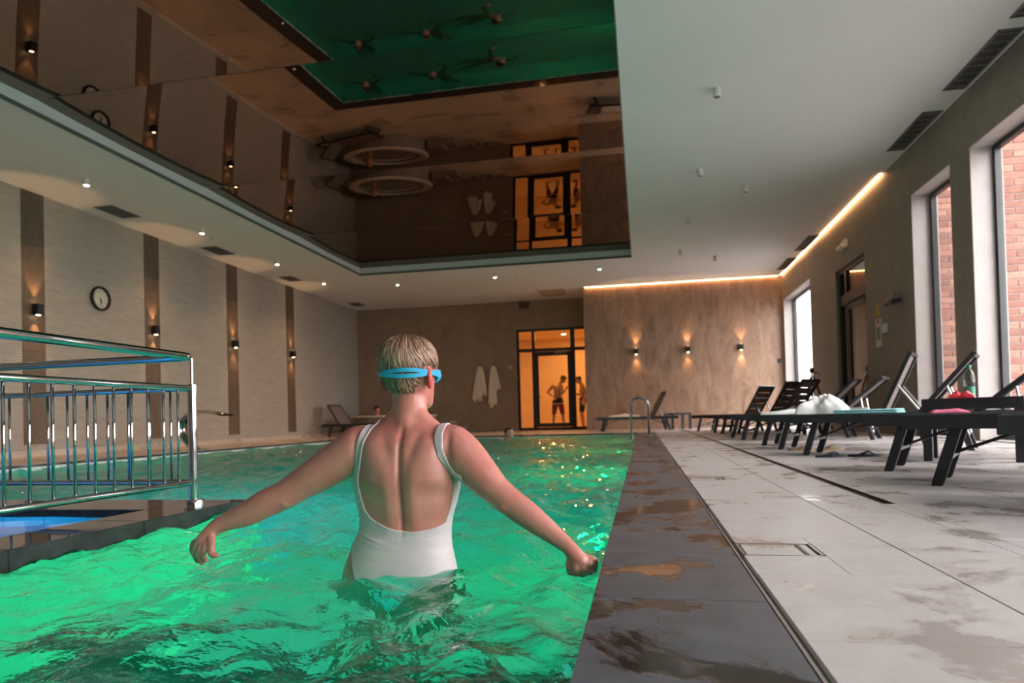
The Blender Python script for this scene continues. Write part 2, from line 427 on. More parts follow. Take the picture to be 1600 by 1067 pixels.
def wake(X, Y):
    d = np.hypot(X+0.72, Y-2.05); h = 0.006*np.sin(26*d)*np.exp(-((d-0.25)/0.22)**2)
    for (hx, hy) in ((-1.42, 2.0),):
        d = np.hypot(X-hx, Y-hy); h += 0.006*np.sin(34*d+1.0)*np.exp(-(d/0.22)**2)
    d = np.hypot(X+0.18, Y-1.98); h -= 0.010*np.exp(-(d/0.16)**2)
    return h
PLX, PLY = -2.13, 3.35
wv = water_sheet('pool_water', PX0, PX1, ys, 420, WZ, MAT['water'],
                 [(1.6, 0.0050, 9), (0.75, 0.0055, 9), (0.36, 0.0054, 9), (0.17, 0.0034, 9), (0.085, 0.0014, 9)], 5,
                 hole=(-4.6, PLX-0.01, -3.0, PLY-0.01), extra=wake)
tag(wv, 'rippling glowing green pool water filling the large pool', 'water', kind='stuff')

# underwater lamps in the pool walls
def lamp_disc(loc, normal, col, power, label):
    e = empty('underwater_lamp', loc); n = Vector(normal)
    q = n.to_track_quat('Z', 'Y'); e.rotation_mode = 'QUATERNION'; e.rotation_quaternion = q
    tag(e, label, 'pool lamp', 'lamps set in the pool walls')
    MB().lathe([(0.15, 0.0), (0.15, 0.012), (0.12, 0.018)], 24).build('bezel', MAT['brushed'], e, auto=40)
    MB().lathe([(0.118, 0.014), (0.118, 0.020)], 24).build('lens', MAT['lens'], e)
    l = bpy.data.lights.new('lamp_light', 'AREA'); l.shape = 'DISK'; l.size = 0.22; l.energy = power; l.color = col
    lo = bpy.data.objects.new('lamp_light', l); link(lo, e); lo.location = (0, 0, 0.026); lo.rotation_euler = (math.pi, 0, 0)
MAT['lens'] = plain('frosted_lens', (0.8, 0.85, 0.82), 0.3)
GREEN = (0.0, 1.0, 0.29); TEAL = (0.0, 0.82, 0.90); BLUE = (0.0, 0.42, 1.0)
POOL_POWER = 30
for i, yy in enumerate((0.4, 3.6, 7.0, 10.4, 13.8)):
    lamp_disc((PX1-0.002, yy, -0.80), (-1, 0, 0), GREEN, POOL_POWER*(1.0, 1.5, 1.0, 0.55, 0.6)[i], ['green', 'green', 'green', 'green', 'green'][i] + ' underwater lamp in the right pool wall, number %s from the camera' % ['one', 'two', 'three', 'four', 'five'][i])
lamp_disc((PLX+0.002, 1.3, -0.5), (1, 0, 0), TEAL, POOL_POWER*0.55, 'turquoise underwater lamp in the wading pool wall below the railing')
lamp_disc((PLX-0.9, PLY+0.002, -0.5), (0, 1, 0), TEAL, POOL_POWER*2.3, 'turquoise underwater lamp in the far face of the wading pool wall')

# ------------------------------------------------------------------ wading pool with dark stone rim (inside the big pool)
def _rim(self, parent): return self.side_mat(self.build('rim_stone', MAT['coping_wet'], parent), MAT['slate_side'])
MB.side_mat_build = _rim
kid = structure(empty('pool_island'))
b = MB(); b.box(PLX-0.25, PLX, -3.0, PLY, PZ, -0.036); b.box(-4.6, PLX-0.25, PLY-0.38, PLY, PZ, -0.036)
b.box(-4.6, -4.35, -3.0, PLY-0.38, PZ, -0.036); b.box(-4.35, PLX-0.25, -3.0, -2.75, PZ, -0.036)
b.build('rim_wall', MAT['pool_tile'], kid)
MAT['kid_tile'] = plain('blue_pool_tile', (0.45, 0.6, 0.75), 0.4)
MB().box(-4.35, PLX-0.25, -2.75, PLY-0.38, -0.5, -0.46).build('wading_floor', MAT['kid_tile'], kid)
yy = 1.955 - 7*0.64; e_ = PLY+0.006
while yy < e_ - 0.01:
    y1 = min(yy+0.64, e_)
    if y1 > -3: MB().cbox(PLX-0.27, PLX+0.012, max(yy, -3)+0.001, y1-0.001, -0.085, 0.0, 0.003).side_mat_build(kid)
    yy += 0.64
xx = PLX-0.27
while xx > -4.62:
    x0 = max(xx-0.64, -4.62)
    MB().cbox(x0+0.001, xx-0.001, PLY-0.40, e_, -0.085, 0.0, 0.003).side_mat_build(kid); xx -= 0.64
wb = water_sheet('wading_pool_water', -4.35, PLX-0.25, np.linspace(-2.75, PLY-0.38, 60), 40, -0.032, MAT['water_blue'], [(0.5, 0.0008, 9)], 9)
tag(wb, 'bright blue lit water inside the small wading pool behind the railing', 'water', kind='stuff')
lamp_disc((-4.34, 1.6, -0.3), (1, 0, 0), BLUE, 95, 'blue underwater lamp in the small wading pool')
lamp_disc((PLX-0.26, 0.4, -0.3), (-1, 0, 0), BLUE, 60, 'second blue underwater lamp in the small wading pool')

# ------------------------------------------------------------------ walls
TW = 0.2
wl = structure(MB().box(XL-TW, XL-0.02, YB, YF+TW, -0.2, CH+0.4).build('wall_left', MAT['grout']))
stripes = [(8.77, 9.18), (11.38, 11.79), (13.99, 14.42), (16.63, 17.05)]
edges = [YB, 3.54, 3.95, 6.15, 6.56] + [q for s_ in stripes for q in s_] + [YF]
for i in range(0, len(edges), 2):
    MB().box(XL-0.02, XL, edges[i]+0.001, edges[i+1]-0.001, 0.0, CH).build('ribbed_panel', MAT['ribbed'], wl)
for k, (y0, y1) in enumerate([(3.54, 3.95), (6.15, 6.56)] + stripes):
    MB().box(XL-0.02, XL, y0, y1, 0.0, 0.19).build('ribbed_panel', MAT['ribbed'], wl)
    for z0, z1, mt in ((0.19, 1.62, 'stripe_warm'), (1.622, 3.27, 'stripe_warm'), (3.272, CH, 'stripe_dark')):
        MB().cbox(XL-0.02, XL+0.006, y0+0.002, y1-0.002, z0+0.001, z1-0.001, 0.002).build('stripe_tile', MAT[mt], wl)
structure(MB().box(XL, XL+0.012, YB, YF, 0.0, 0.09).build('baseboard_left', MAT['deck_far']))

wf = MB(); DX0, DX1, DZ = -3.85, XC, 3.2
wf.box(XL-TW, DX0, YF, YF+TW, -0.2, CH+0.4); wf.box(DX0, DX1, YF, YF+TW, DZ, CH+0.4)
wfar = structure(wf.build('wall_far', MAT['grout']))
xx = XL
while xx < DX0-0.02:
    x1 = min(xx+1.2, DX0)
    for z0, z1 in ((0, 1.4), (1.4, 2.75), (2.75, CH)):
        MB().cbox(xx+0.0006, x1-0.0006, YF-0.012, YF, z0+0.0006, z1-0.0006, 0.0012).build('stone_panel', MAT['far_stone'], wfar)
    xx = x1
MB().cbox(DX0+0.0006, DX1, YF-0.012, YF, DZ, CH, 0.0012).build('stone_panel', MAT['far_stone'], wfar)

b = MB(); b.box(XC+0.012, XR, YL+0.012, YF+TW, -0.2, CH+0.4)
wled = structure(b.build('wall_back', MAT['grout']))
xs_ = [XC, -0.5, 0.62, 1.74, 2.86, XR]
for i in range(5):
    for z0, z1 in ((0.0, 2.72), (2.72, CH)):
        MB().cbox(xs_[i]+(0.0006 if i else 0), xs_[i+1]-0.0006, YL, YL+0.014, z0+0.0006, z1-0.0006, 0.001).build('stone_panel', MAT['led_stone'], wled)
MB().box(XC, XC+0.012, YL+0.014, YF, 0, CH).build('stone_panel', MAT['led_stone'], wled)

# right wall with tall windows and a glazed door
WT = 0.34
wins = [(-2.7, -0.8), (-0.3, 1.6), (2.1, 4.0), (4.5, 6.39), (6.9, 8.79), (9.30, 10.55), (16.52, 19.45)]
door_y = (12.66, 14.45); WH = 3.42; DH = 3.12
ops = sorted([(a, c, WH) for a, c in wins] + [(door_y[0], door_y[1], DH)])
b = MB(); y = YB
for a, c, h in ops:
    b.box(XR, XR+WT, y, a, -0.05, CH+0.4); b.box(XR, XR+WT, a, c, h, CH+0.4); y = c
b.box(XR, XR+WT, y, YF+TW, -0.05, CH+0.4)
wr = structure(b.build('wall_right', MAT['right_stone']))
for a, c, h in ops[:5] + ops[5:6] + ops[7:]:
    r = MB()
    r.box(XR+0.002, XR+WT, a, a+0.012, 0, h); r.box(XR+0.002, XR+WT, c-0.012, c, 0, h); r.box(XR+0.002, XR+WT, a+0.012, c-0.012, h-0.012, h)
    r.box(XR+0.002, XR+WT, a+0.012, c-0.012, -0.02, 0.012)
    r.build('reveal', MAT['reveal'], wr)
for k, (a, c) in enumerate(wins):
    wn = structure(empty('window_%d' % (k+1), (XR+WT-0.07, (a+c)/2, 0)))
    hw = (c-a)/2 - 0.012; f = MB(); fw = 0.055
    f.box(-0.035, 0.035, -hw, -hw+fw, 0.012, WH-0.012); f.box(-0.035, 0.035, hw-fw, hw, 0.012, WH-0.012)
    f.box(-0.035, 0.035, -hw+fw, hw-fw, 0.012, 0.012+fw); f.box(-0.035, 0.035, -hw+fw, hw-fw, WH-0.012-fw, WH-0.012)
    if k == 6: f.box(-0.04, 0.04, -0.75, -0.63, 0.06, WH-0.06)
    f.build('window_frame', MAT['black_frame'], wn)
    if k == 6:
        MB().box(-0.004, 0.004, -hw+fw, -0.75, 0.067, WH-0.067).build('pane', MAT['glass'], wn)
        MB().box(-0.004, 0.004, -0.63, hw-fw, 0.067, WH-0.067).build('pane', MAT['glass'], wn)
    else:
        MB().box(-0.004, 0.004, -hw+fw, hw-fw, 0.067, WH-0.067).build('pane', MAT['glass'], wn)
    l = bpy.data.lights.new('window_portal', 'AREA'); l.shape = 'RECTANGLE'; l.size = WH-0.1; l.size_y = c-a-0.1
    l.cycles.is_portal = True
    lo = bpy.data.objects.new('window_portal', l); link(lo, wn); lo.location = (0.12, 0, WH/2); lo.rotation_euler = (0, R(90), 0)
# brick piers outside
MAT['mortar'] = plain('pale_mortar', (0.34, 0.28, 0.26), 0.9)
bm_ = []
for i, c in enumerate(((0.21, 0.085, 0.06), (0.26, 0.11, 0.08), (0.18, 0.075, 0.055), (0.29, 0.14, 0.10))):
    bm_.append(plain('red_brick', c, 0.85, var=0.25, scale=20, bump=0.4, bscale=90, obj=False))
bmesh_cache = {}
for pi, (py, x0, x1) in enumerate(((8.84, XR+WT+0.02, XR+WT+0.80), (10.60, XR+WT+0.02, XR+WT+0.60))):
    pier = structure(MB().box(x0, x1, py+0.012, py+0.5, -0.05, 3.75).build('wall_outside_pier', MAT['mortar']))
    for row in range(45):
        z = -0.04 + row*0.083; off = 0.12*(row % 2)
        x = x0 - 0.12 + off
        while x < x1 - 0.005:
            a, c = max(x+0.005, x0), min(x+0.235, x1)
            if c - a > 0.03:
                k = (round(c-a, 3), random.randrange(4))
                if k not in bmesh_cache: bmesh_cache[k] = MB().cbox(0, c-a, -0.0, 0.02, 0, 0.071, 0.003).mesh('brick', bm_[k[1]])
                inst('brick', bmesh_cache[k], pier, (a, py+random.uniform(-0.002, 0.002), z))
            x += 0.24
structure(MB().box(XR+WT, 60, -40, 70, -0.3, -0.06).build('floor_outside', plain('grey_paving', (0.20, 0.19, 0.185), 0.8)))
# glazed door in the right wall
d1 = structure(empty('door_1', (XR+0.10, sum(door_y)/2, 0))); hw = (door_y[1]-door_y[0])/2
f = MB()
for a, c in ((-hw, -hw+0.09), (hw-0.09, hw), (0.42, 0.50)): f.box(-0.04, 0.04, a, c, 0, DH)
f.box(-0.039, 0.039, -hw+0.09, hw-0.09, DH-0.07, DH); f.box(-0.045, 0.045, -hw+0.09, hw-0.09, 2.42, 2.62); f.box(-0.039, 0.039, -hw+0.09, hw-0.09, 0, 0.08)
f.build('door_frame', MAT['black_frame'], d1)
f = MB(); f.box(-0.03, 0.03, -0.80, -0.70, 0.1, 2.4); f.box(-0.03, 0.03, 0.33, 0.41, 0.1, 2.4); f.box(-0.029, 0.029, -0.70, 0.33, 2.3, 2.4); f.box(-0.029, 0.029, -0.70, 0.33, 0.1, 0.2)
leaf = f.build('door_leaf', MAT['black_frame'], d1)
MB().tube([(-0.03, -0.74, 1.0), (-0.09, -0.74, 1.0), (-0.09, -0.62, 1.0)], 0.011, 8).build('door_handle', MAT['brushed'], leaf)
MB().cbox(-0.09, -0.03, -0.79, -0.40, 2.31, 2.37, 0.004).build('door_closer', MAT['black_metal'], leaf)
for q in ((-0.70, 0.33, 0.2, 2.3), (0.50, hw-0.09, 0.08, 2.42), (-hw+0.09, 0.42, 2.62, DH-0.07), (0.50, hw-0.09, 2.62, DH-0.07)):
    MB().box(-0.004, 0.004, *q).build('pane', MAT['glass'], d1)
MAT['beige'] = plain('beige_plaster', (0.50, 0.40, 0.32), 0.8)
b = MB(); b.box(XR+0.9, XR+1.0, 12.2, 14.9, 0, 3.3); b.box(XR+WT, XR+0.9, 12.2, 12.6, 0, 3.3); b.box(XR+WT, XR+0.9, 14.5, 14.9, 0, 3.3); b.box(XR+WT, XR+1.0, 12.2, 14.9, 3.3, 3.4); b.box(XR, XR+1.0, 12.2, 14.9, -0.059, 0.0)
structure(b.build('wall_lobby', MAT['beige']))
structure(MB().box(XL-TW, XR+WT, YB-TW, YB, -0.2, CH+0.4).build('wall_near', MAT['far_stone']))

# ------------------------------------------------------------------ ceiling with mirrored recess
RX0, RX1, RY0, RY1, ZM = -6.9, -0.14, 0.4, 16.2, 4.29
b = MB()
b.box(XL-TW, RX0, YB-TW, YF+TW, CH, CH+0.4); b.box(RX1, XR+WT, YB-TW, YF+TW, CH, CH+0.4)
b.box(RX0, RX1, RY1, YF+TW, CH, CH+0.4); b.box(RX0, RX1, YB-TW, RY0, CH, CH+0.4)
b.box(RX0, RX1, RY0, RY1, CH+0.34, CH+0.4)
ceil = structure(b.build('ceiling', MAT['ceiling']))
seams = [(16.2, 13.07, 0.030), (13.07, 9.98, 0.028), (9.98, 6.80, 0.025), (6.80, 3.60, 0.025), (3.60, 0.4, 0.025)]
for (a, c, s_) in seams:
    m_, h_ = (a+c)/2, (a-c)/2 - 0.004
    def pf(u, v):
        y_ = m_ + h_*(2*v-1); return (RX0+0.003 + (RX1-RX0-0.006)*u, y_, ZM - s_*(1-(2*v-1)**2))
    me = MB().grid(lambda u, v: pf(u, 1-v), 4, 40)
    o = me.build('mirror_panel', MAT['mirror'], ceil, smooth=True)
for i, q in enumerate(((RX0, RX1, RY1-0.012, RY1), (RX0, RX0+0.012, RY0, RY1-0.012), (RX1-0.012, RX1, RY0, RY1-0.012), (RX0+0.012, RX1-0.012, RY0, RY0+0.012))):
    t_ = structure(MB().box(*q, CH+0.05, ZM-0.001).build('trim_%d' % (5+i), MAT['white_trim']))
    MB().box(*q, CH-0.004, CH+0.05).build('shadow_gap', MAT['shadow_gap'], t_)

# ------------------------------------------------------------------ corridor behind the glazed door in the far wall
KX0, KX1, KY1, KH = -4.6, -0.6, 25.2, 3.3
MAT['corridor'] = plain('cream_corridor_plaster', (0.80, 0.62, 0.42), 0.7, var=0.05, scale=2)
MAT['corridor_floor'] = plain('cream_corridor_tile', (0.75, 0.58, 0.40), 0.4, var=0.05)
b = MB(); y0 = YF+TW
b.box(KX0-0.1, KX0, y0, KY1, 0, KH); b.box(KX1, KX1+0.1, y0, KY1, 0, KH); b.box(KX0-0.1, KX1+0.1, KY1, KY1+0.1, 0, KH)
b.box(KX0-0.1, KX1+0.1, y0, KY1+0.1, KH, KH+0.1); b.box(KX0, DX0, y0-0.01, y0, 0, KH); b.box(DX1, KX1, y0, y0+0.01, 0, KH)
structure(b.build('wall_corridor', MAT['corridor']))
structure(MB().box(KX0-0.1, KX1+0.1, YF, KY1+0.1, -0.2, 0.001).build('floor_corridor', MAT['corridor_floor']))
d2 = structure(empty('door_2', ((DX0+DX1)/2, YF+0.06, 0))); hw = (DX1-DX0)/2
f = MB()
for a, c in ((-hw, -hw+0.08), (-0.66, -0.56), (0.56, 0.70), (hw-0.03, hw)): f.box(a, c, -0.04, 0.04, 0, DZ)
f.box(-hw+0.08, hw-0.03, -0.039, 0.039, DZ-0.07, DZ); f.box(-hw+0.08, hw-0.03, -0.042, 0.042, 2.48, 2.58); f.box(-hw+0.08, hw-0.03, -0.039, 0.039, 0, 0.09)
f.build('door_frame', MAT['black_frame'], d2)
f = MB(); f.box(-0.56, -0.46, -0.03, 0.03, 0.1, 2.47); f.box(0.46, 0.56, -0.03, 0.03, 0.1, 2.47); f.box(-0.46, 0.46, -0.03, 0.03, 2.34, 2.47); f.box(-0.46, 0.46, -0.03, 0.03, 0.1, 0.22)
leaf = f.build('door_leaf', MAT['black_frame'], d2)
MB().cbox(0.08, 0.42, -0.085, -0.03, 2.40, 2.46, 0.004).build('door_closer', MAT['brushed'], leaf)
MB().tube([(-0.50, -0.03, 1.05), (-0.50, -0.08, 1.05), (-0.38, -0.08, 1.05)], 0.011, 8).build('door_handle', MAT['black_metal'], leaf)
for q in ((-0.46, 0.46, 0.22, 2.34), (-hw+0.08, -0.66, 0.09, 2.48), (0.70, hw-0.03, 0.09, 2.48), (-hw+0.08, -0.66, 2.58, DZ-0.07), (-0.56, 0.56, 2.58, DZ-0.07), (0.70, hw-0.03, 2.58, DZ-0.07)):
    MB().box(q[0], q[1], -0.004, 0.004, q[2], q[3]).build('pane', MAT['glass'], d2)
MAT['lamp_warm'] = emit('warm_lamp_glow', (1.0, 0.78, 0.5), 25.0)
WARM = (1.0, 0.44, 0.12)
for i, (x, y, lab) in enumerate(((-2.95, 22.3, 'front left'), (-2.6, 23.6, 'rear centre'), (-1.75, 23.9, 'rear right'))):
    e = empty('corridor_lamp', (x, y, KH)); tag(e, 'small round ceiling lamp at the %s of the orange-lit corridor' % lab, 'ceiling lamp', 'corridor ceiling lamps')
    MB().lathe([(0.10, 0.0), (0.10, -0.02), (0.085, -0.03)], 20).build('ring', MAT['white_trim'], e)
    MB().lathe([(0.08, -0.028), (0.08, -0.034)], 20).build('diffuser', MAT['lamp_warm'], e)
    l = bpy.data.lights.new('lamp_light', 'AREA'); l.shape = 'DISK'; l.size = 0.15; l.energy = 42; l.color = WARM
    lo = bpy.data.objects.new('lamp_light', l); link(lo, e); lo.location = (0, 0, -0.04)
# inner door leaf of the corridor
cd = structure(MB().cbox(KX0+0.005, KX0+0.05, 22.2, 23.2, 0.005, 2.2, 0.003).build('door_3', MAT['corridor']))
MB().tube([(KX0+0.05, 23.05, 1.05), (KX0+0.1, 23.05, 1.05), (KX0+0.1, 22.92, 1.05)], 0.012, 8).build('door_handle', MAT['black_metal'], cd)
# ------------------------------------------------------------------ wall lamps, LED strips, ceiling lamps, vents
MAT['sconce_glow'] = emit('sconce_glow', (1.0, 0.72, 0.42), 30.0)
def sconce(loc, rz, label, power):
    e = empty('wall_sconce', loc, rz); tag(e, label, 'wall lamp', 'black up-and-down wall sconces')
    # local -y points away from the wall
    b = MB(); b.cbox(-0.055, 0.055, -0.12, -0.02, -0.085, 0.085, 0.003); b.box(-0.035, 0.035, -0.02, 0.0, -0.05, 0.05)
    b.build('body', MAT['black_metal'], e)
    for s_ in (1, -1):
        MB().lathe([(0.032, 0.0855*s_), (0.032, 0.088*s_)], 16, c=(0, -0.07, 0)).build('lens', MAT['sconce_glow'], e)
        l = bpy.data.lights.new('sconce_light', 'SPOT'); l.energy = power; l.color = (1.0, 0.55, 0.26)
        l.spot_size = R(62); l.spot_blend = 0.45; l.shadow_soft_size = 0.03
        lo = bpy.data.objects.new('sconce_light', l); link(lo, e); lo.location = (0, -0.075, 0.10*s_); lo.rotation_euler = (R(180) if s_ > 0 else 0, 0, 0)
for i, y in enumerate((3.75, 6.36, 8.98, 11.585, 14.205, 16.84)):
    sconce((XL+0.006, y, 2.27), R(90), 'black wall sconce on the %s dark stripe of the ribbed left wall' % ['nearest', 'second nearest', 'leftmost visible', 'second visible', 'third visible', 'fourth visible, farthest'][i], 38)
for x, n in ((-0.12, 'left'), (1.30, 'middle'), (2.72, 'right')):
    sconce((x, YL, 2.2), 0, '%s of the three black sconces on the streaked stone back wall' % n, 42)
MAT['led'] = emit('led_strip_glow', (1.0, 0.50, 0.21), 30.0)
o = structure(MB().box(XC+0.05, XR-0.10, YL-0.055, YL-0.02, CH-0.012, CH-0.001).build('trim_9', MAT['led']))
o = structure(MB().box(XR-0.055, XR-0.02, 11.6, YL-0.10, CH-0.012, CH-0.001).build('trim_10', MAT['led']))
MAT['white_lamp'] = emit('white_lamp_glow', (1.0, 0.90, 0.78), 45.0)
MAT['lamp_white_body'] = plain('white_lamp_body', (0.75, 0.74, 0.72), 0.5, var=0.02)
MAT['lamp_dark'] = plain('unlit_lamp_glass', (0.12, 0.12, 0.12), 0.3)
def downlight(x, y, lit, label, power=135):
    e = empty('ceiling_spot', (x, y, CH)); tag(e, label, 'ceiling lamp', 'small cylindrical ceiling spots')
    MB().lathe([(0.045, 0.0), (0.045, -0.095), (0.04, -0.10), (0.036, -0.096)], 20, cap=True).build('body', MAT['lamp_white_body'], e, auto=40)
    MB().lathe([(0.035, -0.0965), (0.035, -0.101)], 20).build('lens', MAT['white_lamp' if lit else 'lamp_dark'], e)
    if lit:
        l = bpy.data.lights.new('spot_light', 'SPOT'); l.energy = power; l.color = (1.0, 0.55, 0.29); l.spot_size = R(125); l.spot_blend = 0.8; l.shadow_soft_size = 0.035
        lo = bpy.data.objects.new('spot_light', l); link(lo, e); lo.location = (0, 0, -0.108)
DL = [(-7.97, 3.4, 'lit ceiling spot near the left wall beside the hidden near end'), (-7.97, 6.05, 'lit ceiling spot over the left deck just out of the railing side'),
      (-7.97, 8.7, 'lit ceiling spot nearest the camera above the left deck'), (-7.99, 11.42, 'second lit ceiling spot above the left deck'),
      (-7.99, 14.1, 'third lit ceiling spot above the left deck'), (-7.99, 16.4, 'lit ceiling spot by the far left corner of the recess'),
      (-6.26, 17.15, 'lit ceiling spot left of centre above the far deck'), (-3.59, 17.0, 'lit ceiling spot in the middle above the far deck'), (-0.93, 16.85, 'lit ceiling spot right of centre above the far deck')]
for x, y, lab in DL: downlight(x, y, True, lab)
for i, (x, y) in enumerate(((0.94, 8.05), (0.96, 10.67), (1.76, 11.65), (0.95, 13.23), (0.95, 15.85), (1.79, 16.7))):
    downlight(x, y, False, '%s unlit white ceiling spot counted from the camera above the lounger deck' % ['first', 'second', 'third', 'fourth', 'fifth', 'sixth'][i])
for x, y, lab in ((-8.2, 12.05, 'small flush sensor in the ceiling beside the second left vent'), (-8.0, 17.9, 'small flush sensor in the ceiling near the far left vent'), (-3.1, 17.55, 'small flush sensor in the ceiling near the middle far spot')):
    tag(MB().lathe([(0.05, CH), (0.05, CH-0.012), (0.03, CH-0.025)], 18, c=(x, y, 0)).build('ceiling_sensor', MAT['lamp_white_body'], auto=40), lab, 'sensor')
MAT['vent'] = plain('dark_vent_metal', (0.05, 0.048, 0.045), 0.5, 0.3); MAT['vent_frame'] = plain('grey_vent_frame', (0.16, 0.155, 0.15), 0.5, 0.2)
def vent(x0, x1, y0, y1, label, n, along):
    e = empty('ceiling_vent', ((x0+x1)/2, (y0+y1)/2, CH)); tag(e, label, 'vent', 'dark ceiling vents')
    hx, hy = (x1-x0)/2, (y1-y0)/2; b = MB()
    for q in ((-hx, hx, -hy, -hy+0.025), (-hx, hx, hy-0.025, hy), (-hx, -hx+0.025, -hy, hy), (hx-0.025, hx, -hy, hy)): b.box(*q, -0.012, -0.0005)
    b.build('frame', MAT['vent_frame'], e)
    MB().box(-hx+0.025, hx-0.025, -hy+0.025, hy-0.025, -0.003, -0.0005).build('backing', MAT['vent'], e)
    for i in range(n):
        t = (i+0.5)/n
        if along == 'y': y = -hy + 2*hy*t; me = MB().box(-hx+0.025, hx-0.025, y-0.012, y+0.012, -0.010, -0.003)
        else: x = -hx + 2*hx*t; me = MB().box(x-0.006, x+0.006, -hy+0.025, hy-0.025, -0.010, -0.003)
        me.build('slat', MAT['vent_frame'], e)
for i, (y0, y1) in enumerate(((9.83, 10.48), (12.63, 13.30), (15.70, 16.27), (19.8, 20.37))):
    vent(-8.88, -8.52, y0, y1, '%s dark vent in the ceiling beside the left wall' % ['nearest', 'second', 'third', 'farthest'][i], 6, 'x')
for i, (y0, y1) in enumerate(((6.0, 7.25), (7.46, 8.74), (9.32, 10.60), (15.3, 16.65), (17.4, 18.78))):
    vent(3.55, 3.79, y0, y1, '%s long dark vent in the ceiling beside the windowed right wall' % ['nearest', 'second', 'third', 'fourth', 'farthest'][i], 8, 'y')
e = empty('ceiling_hatch', (-2.52, 20.1, CH)); tag(e, 'square flush access panel in the ceiling above the glazed door', 'hatch')
MB().cbox(-0.36, 0.36, -0.5, 0.5, -0.008, -0.0005, 0.002).build('panel', MAT['beige'], e)
MB().cbox(-0.39, 0.39, -0.53, 0.53, -0.004, -0.0004, 0.001).build('frame', MAT['reveal'], e)

# ------------------------------------------------------------------ wall fittings
e = empty('wall_clock', (XL+0.001, 10.28, 2.66)); e.rotation_euler = (0, R(90), 0); tag(e, 'round dark-rimmed clock with cream face on the ribbed left wall', 'clock')
MAT['clock_rim'] = plain('dark_bronze_rim', (0.03, 0.022, 0.016), 0.35, 0.4); MAT['clock_face'] = plain('cream_dial', (0.62, 0.58, 0.46), 0.6, var=0.06)
MB().lathe([(0.20, 0.0), (0.215, 0.02), (0.215, 0.05), (0.20, 0.065), (0.178, 0.055), (0.170, 0.02)], 40, cap=False).build('rim', MAT['clock_rim'], e, smooth=True)
dial = MB().lathe([(0.174, 0.0), (0.174, 0.022)], 40).build('dial', MAT['clock_face'], e)
b = MB()
for h in range(12):
    a = R(30*h); m = Matrix.Rotation(a, 4, 'Z'); b.box(-0.004, 0.004, 0.125, 0.155, 0.022, 0.024, m)
b.build('hour_marks', MAT['black_metal'], dial)
# local -x is up on the wall, local y runs along the wall
for L, wd, ang, nm in ((0.085, 0.008, 152, 'hour_hand'), (0.125, 0.006, 178, 'minute_hand')):
    m = Matrix.Rotation(R(90-ang), 4, 'Z'); MB().box(-wd, wd, -0.02, L, 0.025, 0.028, m).build(nm, MAT['black_metal'], e)
tag(MB().cbox(-3.72, -3.42, YF-0.16, YF-0.013, 3.86, 4.04, 0.006).build('exit_light', plain('dark_brown_plastic', (0.07, 0.03, 0.018), 0.4)), 'small dark brown box light high on the far wall above the glazed door', 'light fitting')
tag(MB().cbox(3.66, 3.76, YL-0.018, YL-0.0005, 1.72, 1.84, 0.003).build('light_switch', MAT['black_metal']), 'small black switch on the streaked stone wall right of the sconces', 'switch')
tag(MB().cbox(-4.12, -4.02, YF-0.02, YF-0.0125, 1.98, 2.06, 0.002).build('small_wall_plate', plain('pale_plate', (0.55, 0.48, 0.36), 0.5)), 'tiny pale plate on the far wall left of the glazed door', 'plate')
# emergency lamp, fixture, notices on the right wall
e = empty('emergency_lamp', (XR, 13.67, 3.47)); tag(e, 'grey twin emergency lamp above the right-hand glazed door', 'lamp')
MB().cbox(-0.06, -0.0005, -0.12, 0.12, -0.05, 0.10, 0.006).build('body', MAT['lamp_white_body'], e)
for s_ in (-1, 1): MB().lathe([(0.045, -0.05), (0.055, 0.03), (0.04, 0.05)], 16, c=(-0.09, s_*0.09, -0.04), m=Matrix.Rotation(R(90), 4, 'Y')).build('lamp_head', MAT['lamp_white_body'], e, auto=40)
e = empty('bracket_lamp', (XR, 11.15, 2.03)); tag(e, 'small dark angled bracket lamp on the taupe wall beside the windows', 'lamp')
MB().cbox(-0.16, -0.02, -0.16, 0.16, -0.03, 0.02, 0.005, Matrix.Rotation(R(-18), 4, 'Y')).build('head', MAT['black_metal'], e)
MB().cbox(-0.12, -0.0005, -0.14, 0.14, 0.0, 0.09, 0.004).build('housing', plain('smoked_plastic', (0.20, 0.18, 0.16), 0.3), e)
MAT['paper'] = plain('white_paper', (0.68, 0.62, 0.54), 0.7, var=0.04)
e = empty('wall_notice', (XR, 12.06, 1.67)); tag(e, 'white paper notice with dark printed block on the taupe wall', 'notice')
MB().box(-0.004, -0.0005, -0.13, 0.13, -0.26, 0.20).build('sheet', MAT['paper'], e)
MB().box(-0.005, -0.004, -0.09, 0.09, -0.14, 0.06).build('printed_block', plain('grey_print', (0.28, 0.26, 0.24), 0.7), e)
MB().box(-0.005, -0.004, -0.05, 0.05, 0.13, 0.185).build('red_mark', plain('red_print', (0.3, 0.05, 0.04), 0.7), e)
tag(MB().box(XR-0.004, XR-0.0005, 11.98, 12.16, 1.92, 2.10).build('warning_sticker', plain('yellow_sticker', (0.50, 0.33, 0.05), 0.6)), 'yellow warning sticker above the white notice on the taupe wall', 'sticker')
tag(MB().cbox(XR-0.05, XR-0.0005, 11.60, 11.76, 1.60, 1.74, 0.006).build('thermostat', MAT['lamp_white_body']), 'small white thermostat box right of the notice on the taupe wall', 'thermostat')

# ------------------------------------------------------------------ chrome railing on the wading pool rim
CHR = MAT['chrome']
rail = empty('pool_railing', (-2.17, 3.0, 0)); tag(rail, 'polished steel railing with round balusters on the wading pool rim', 'railing')
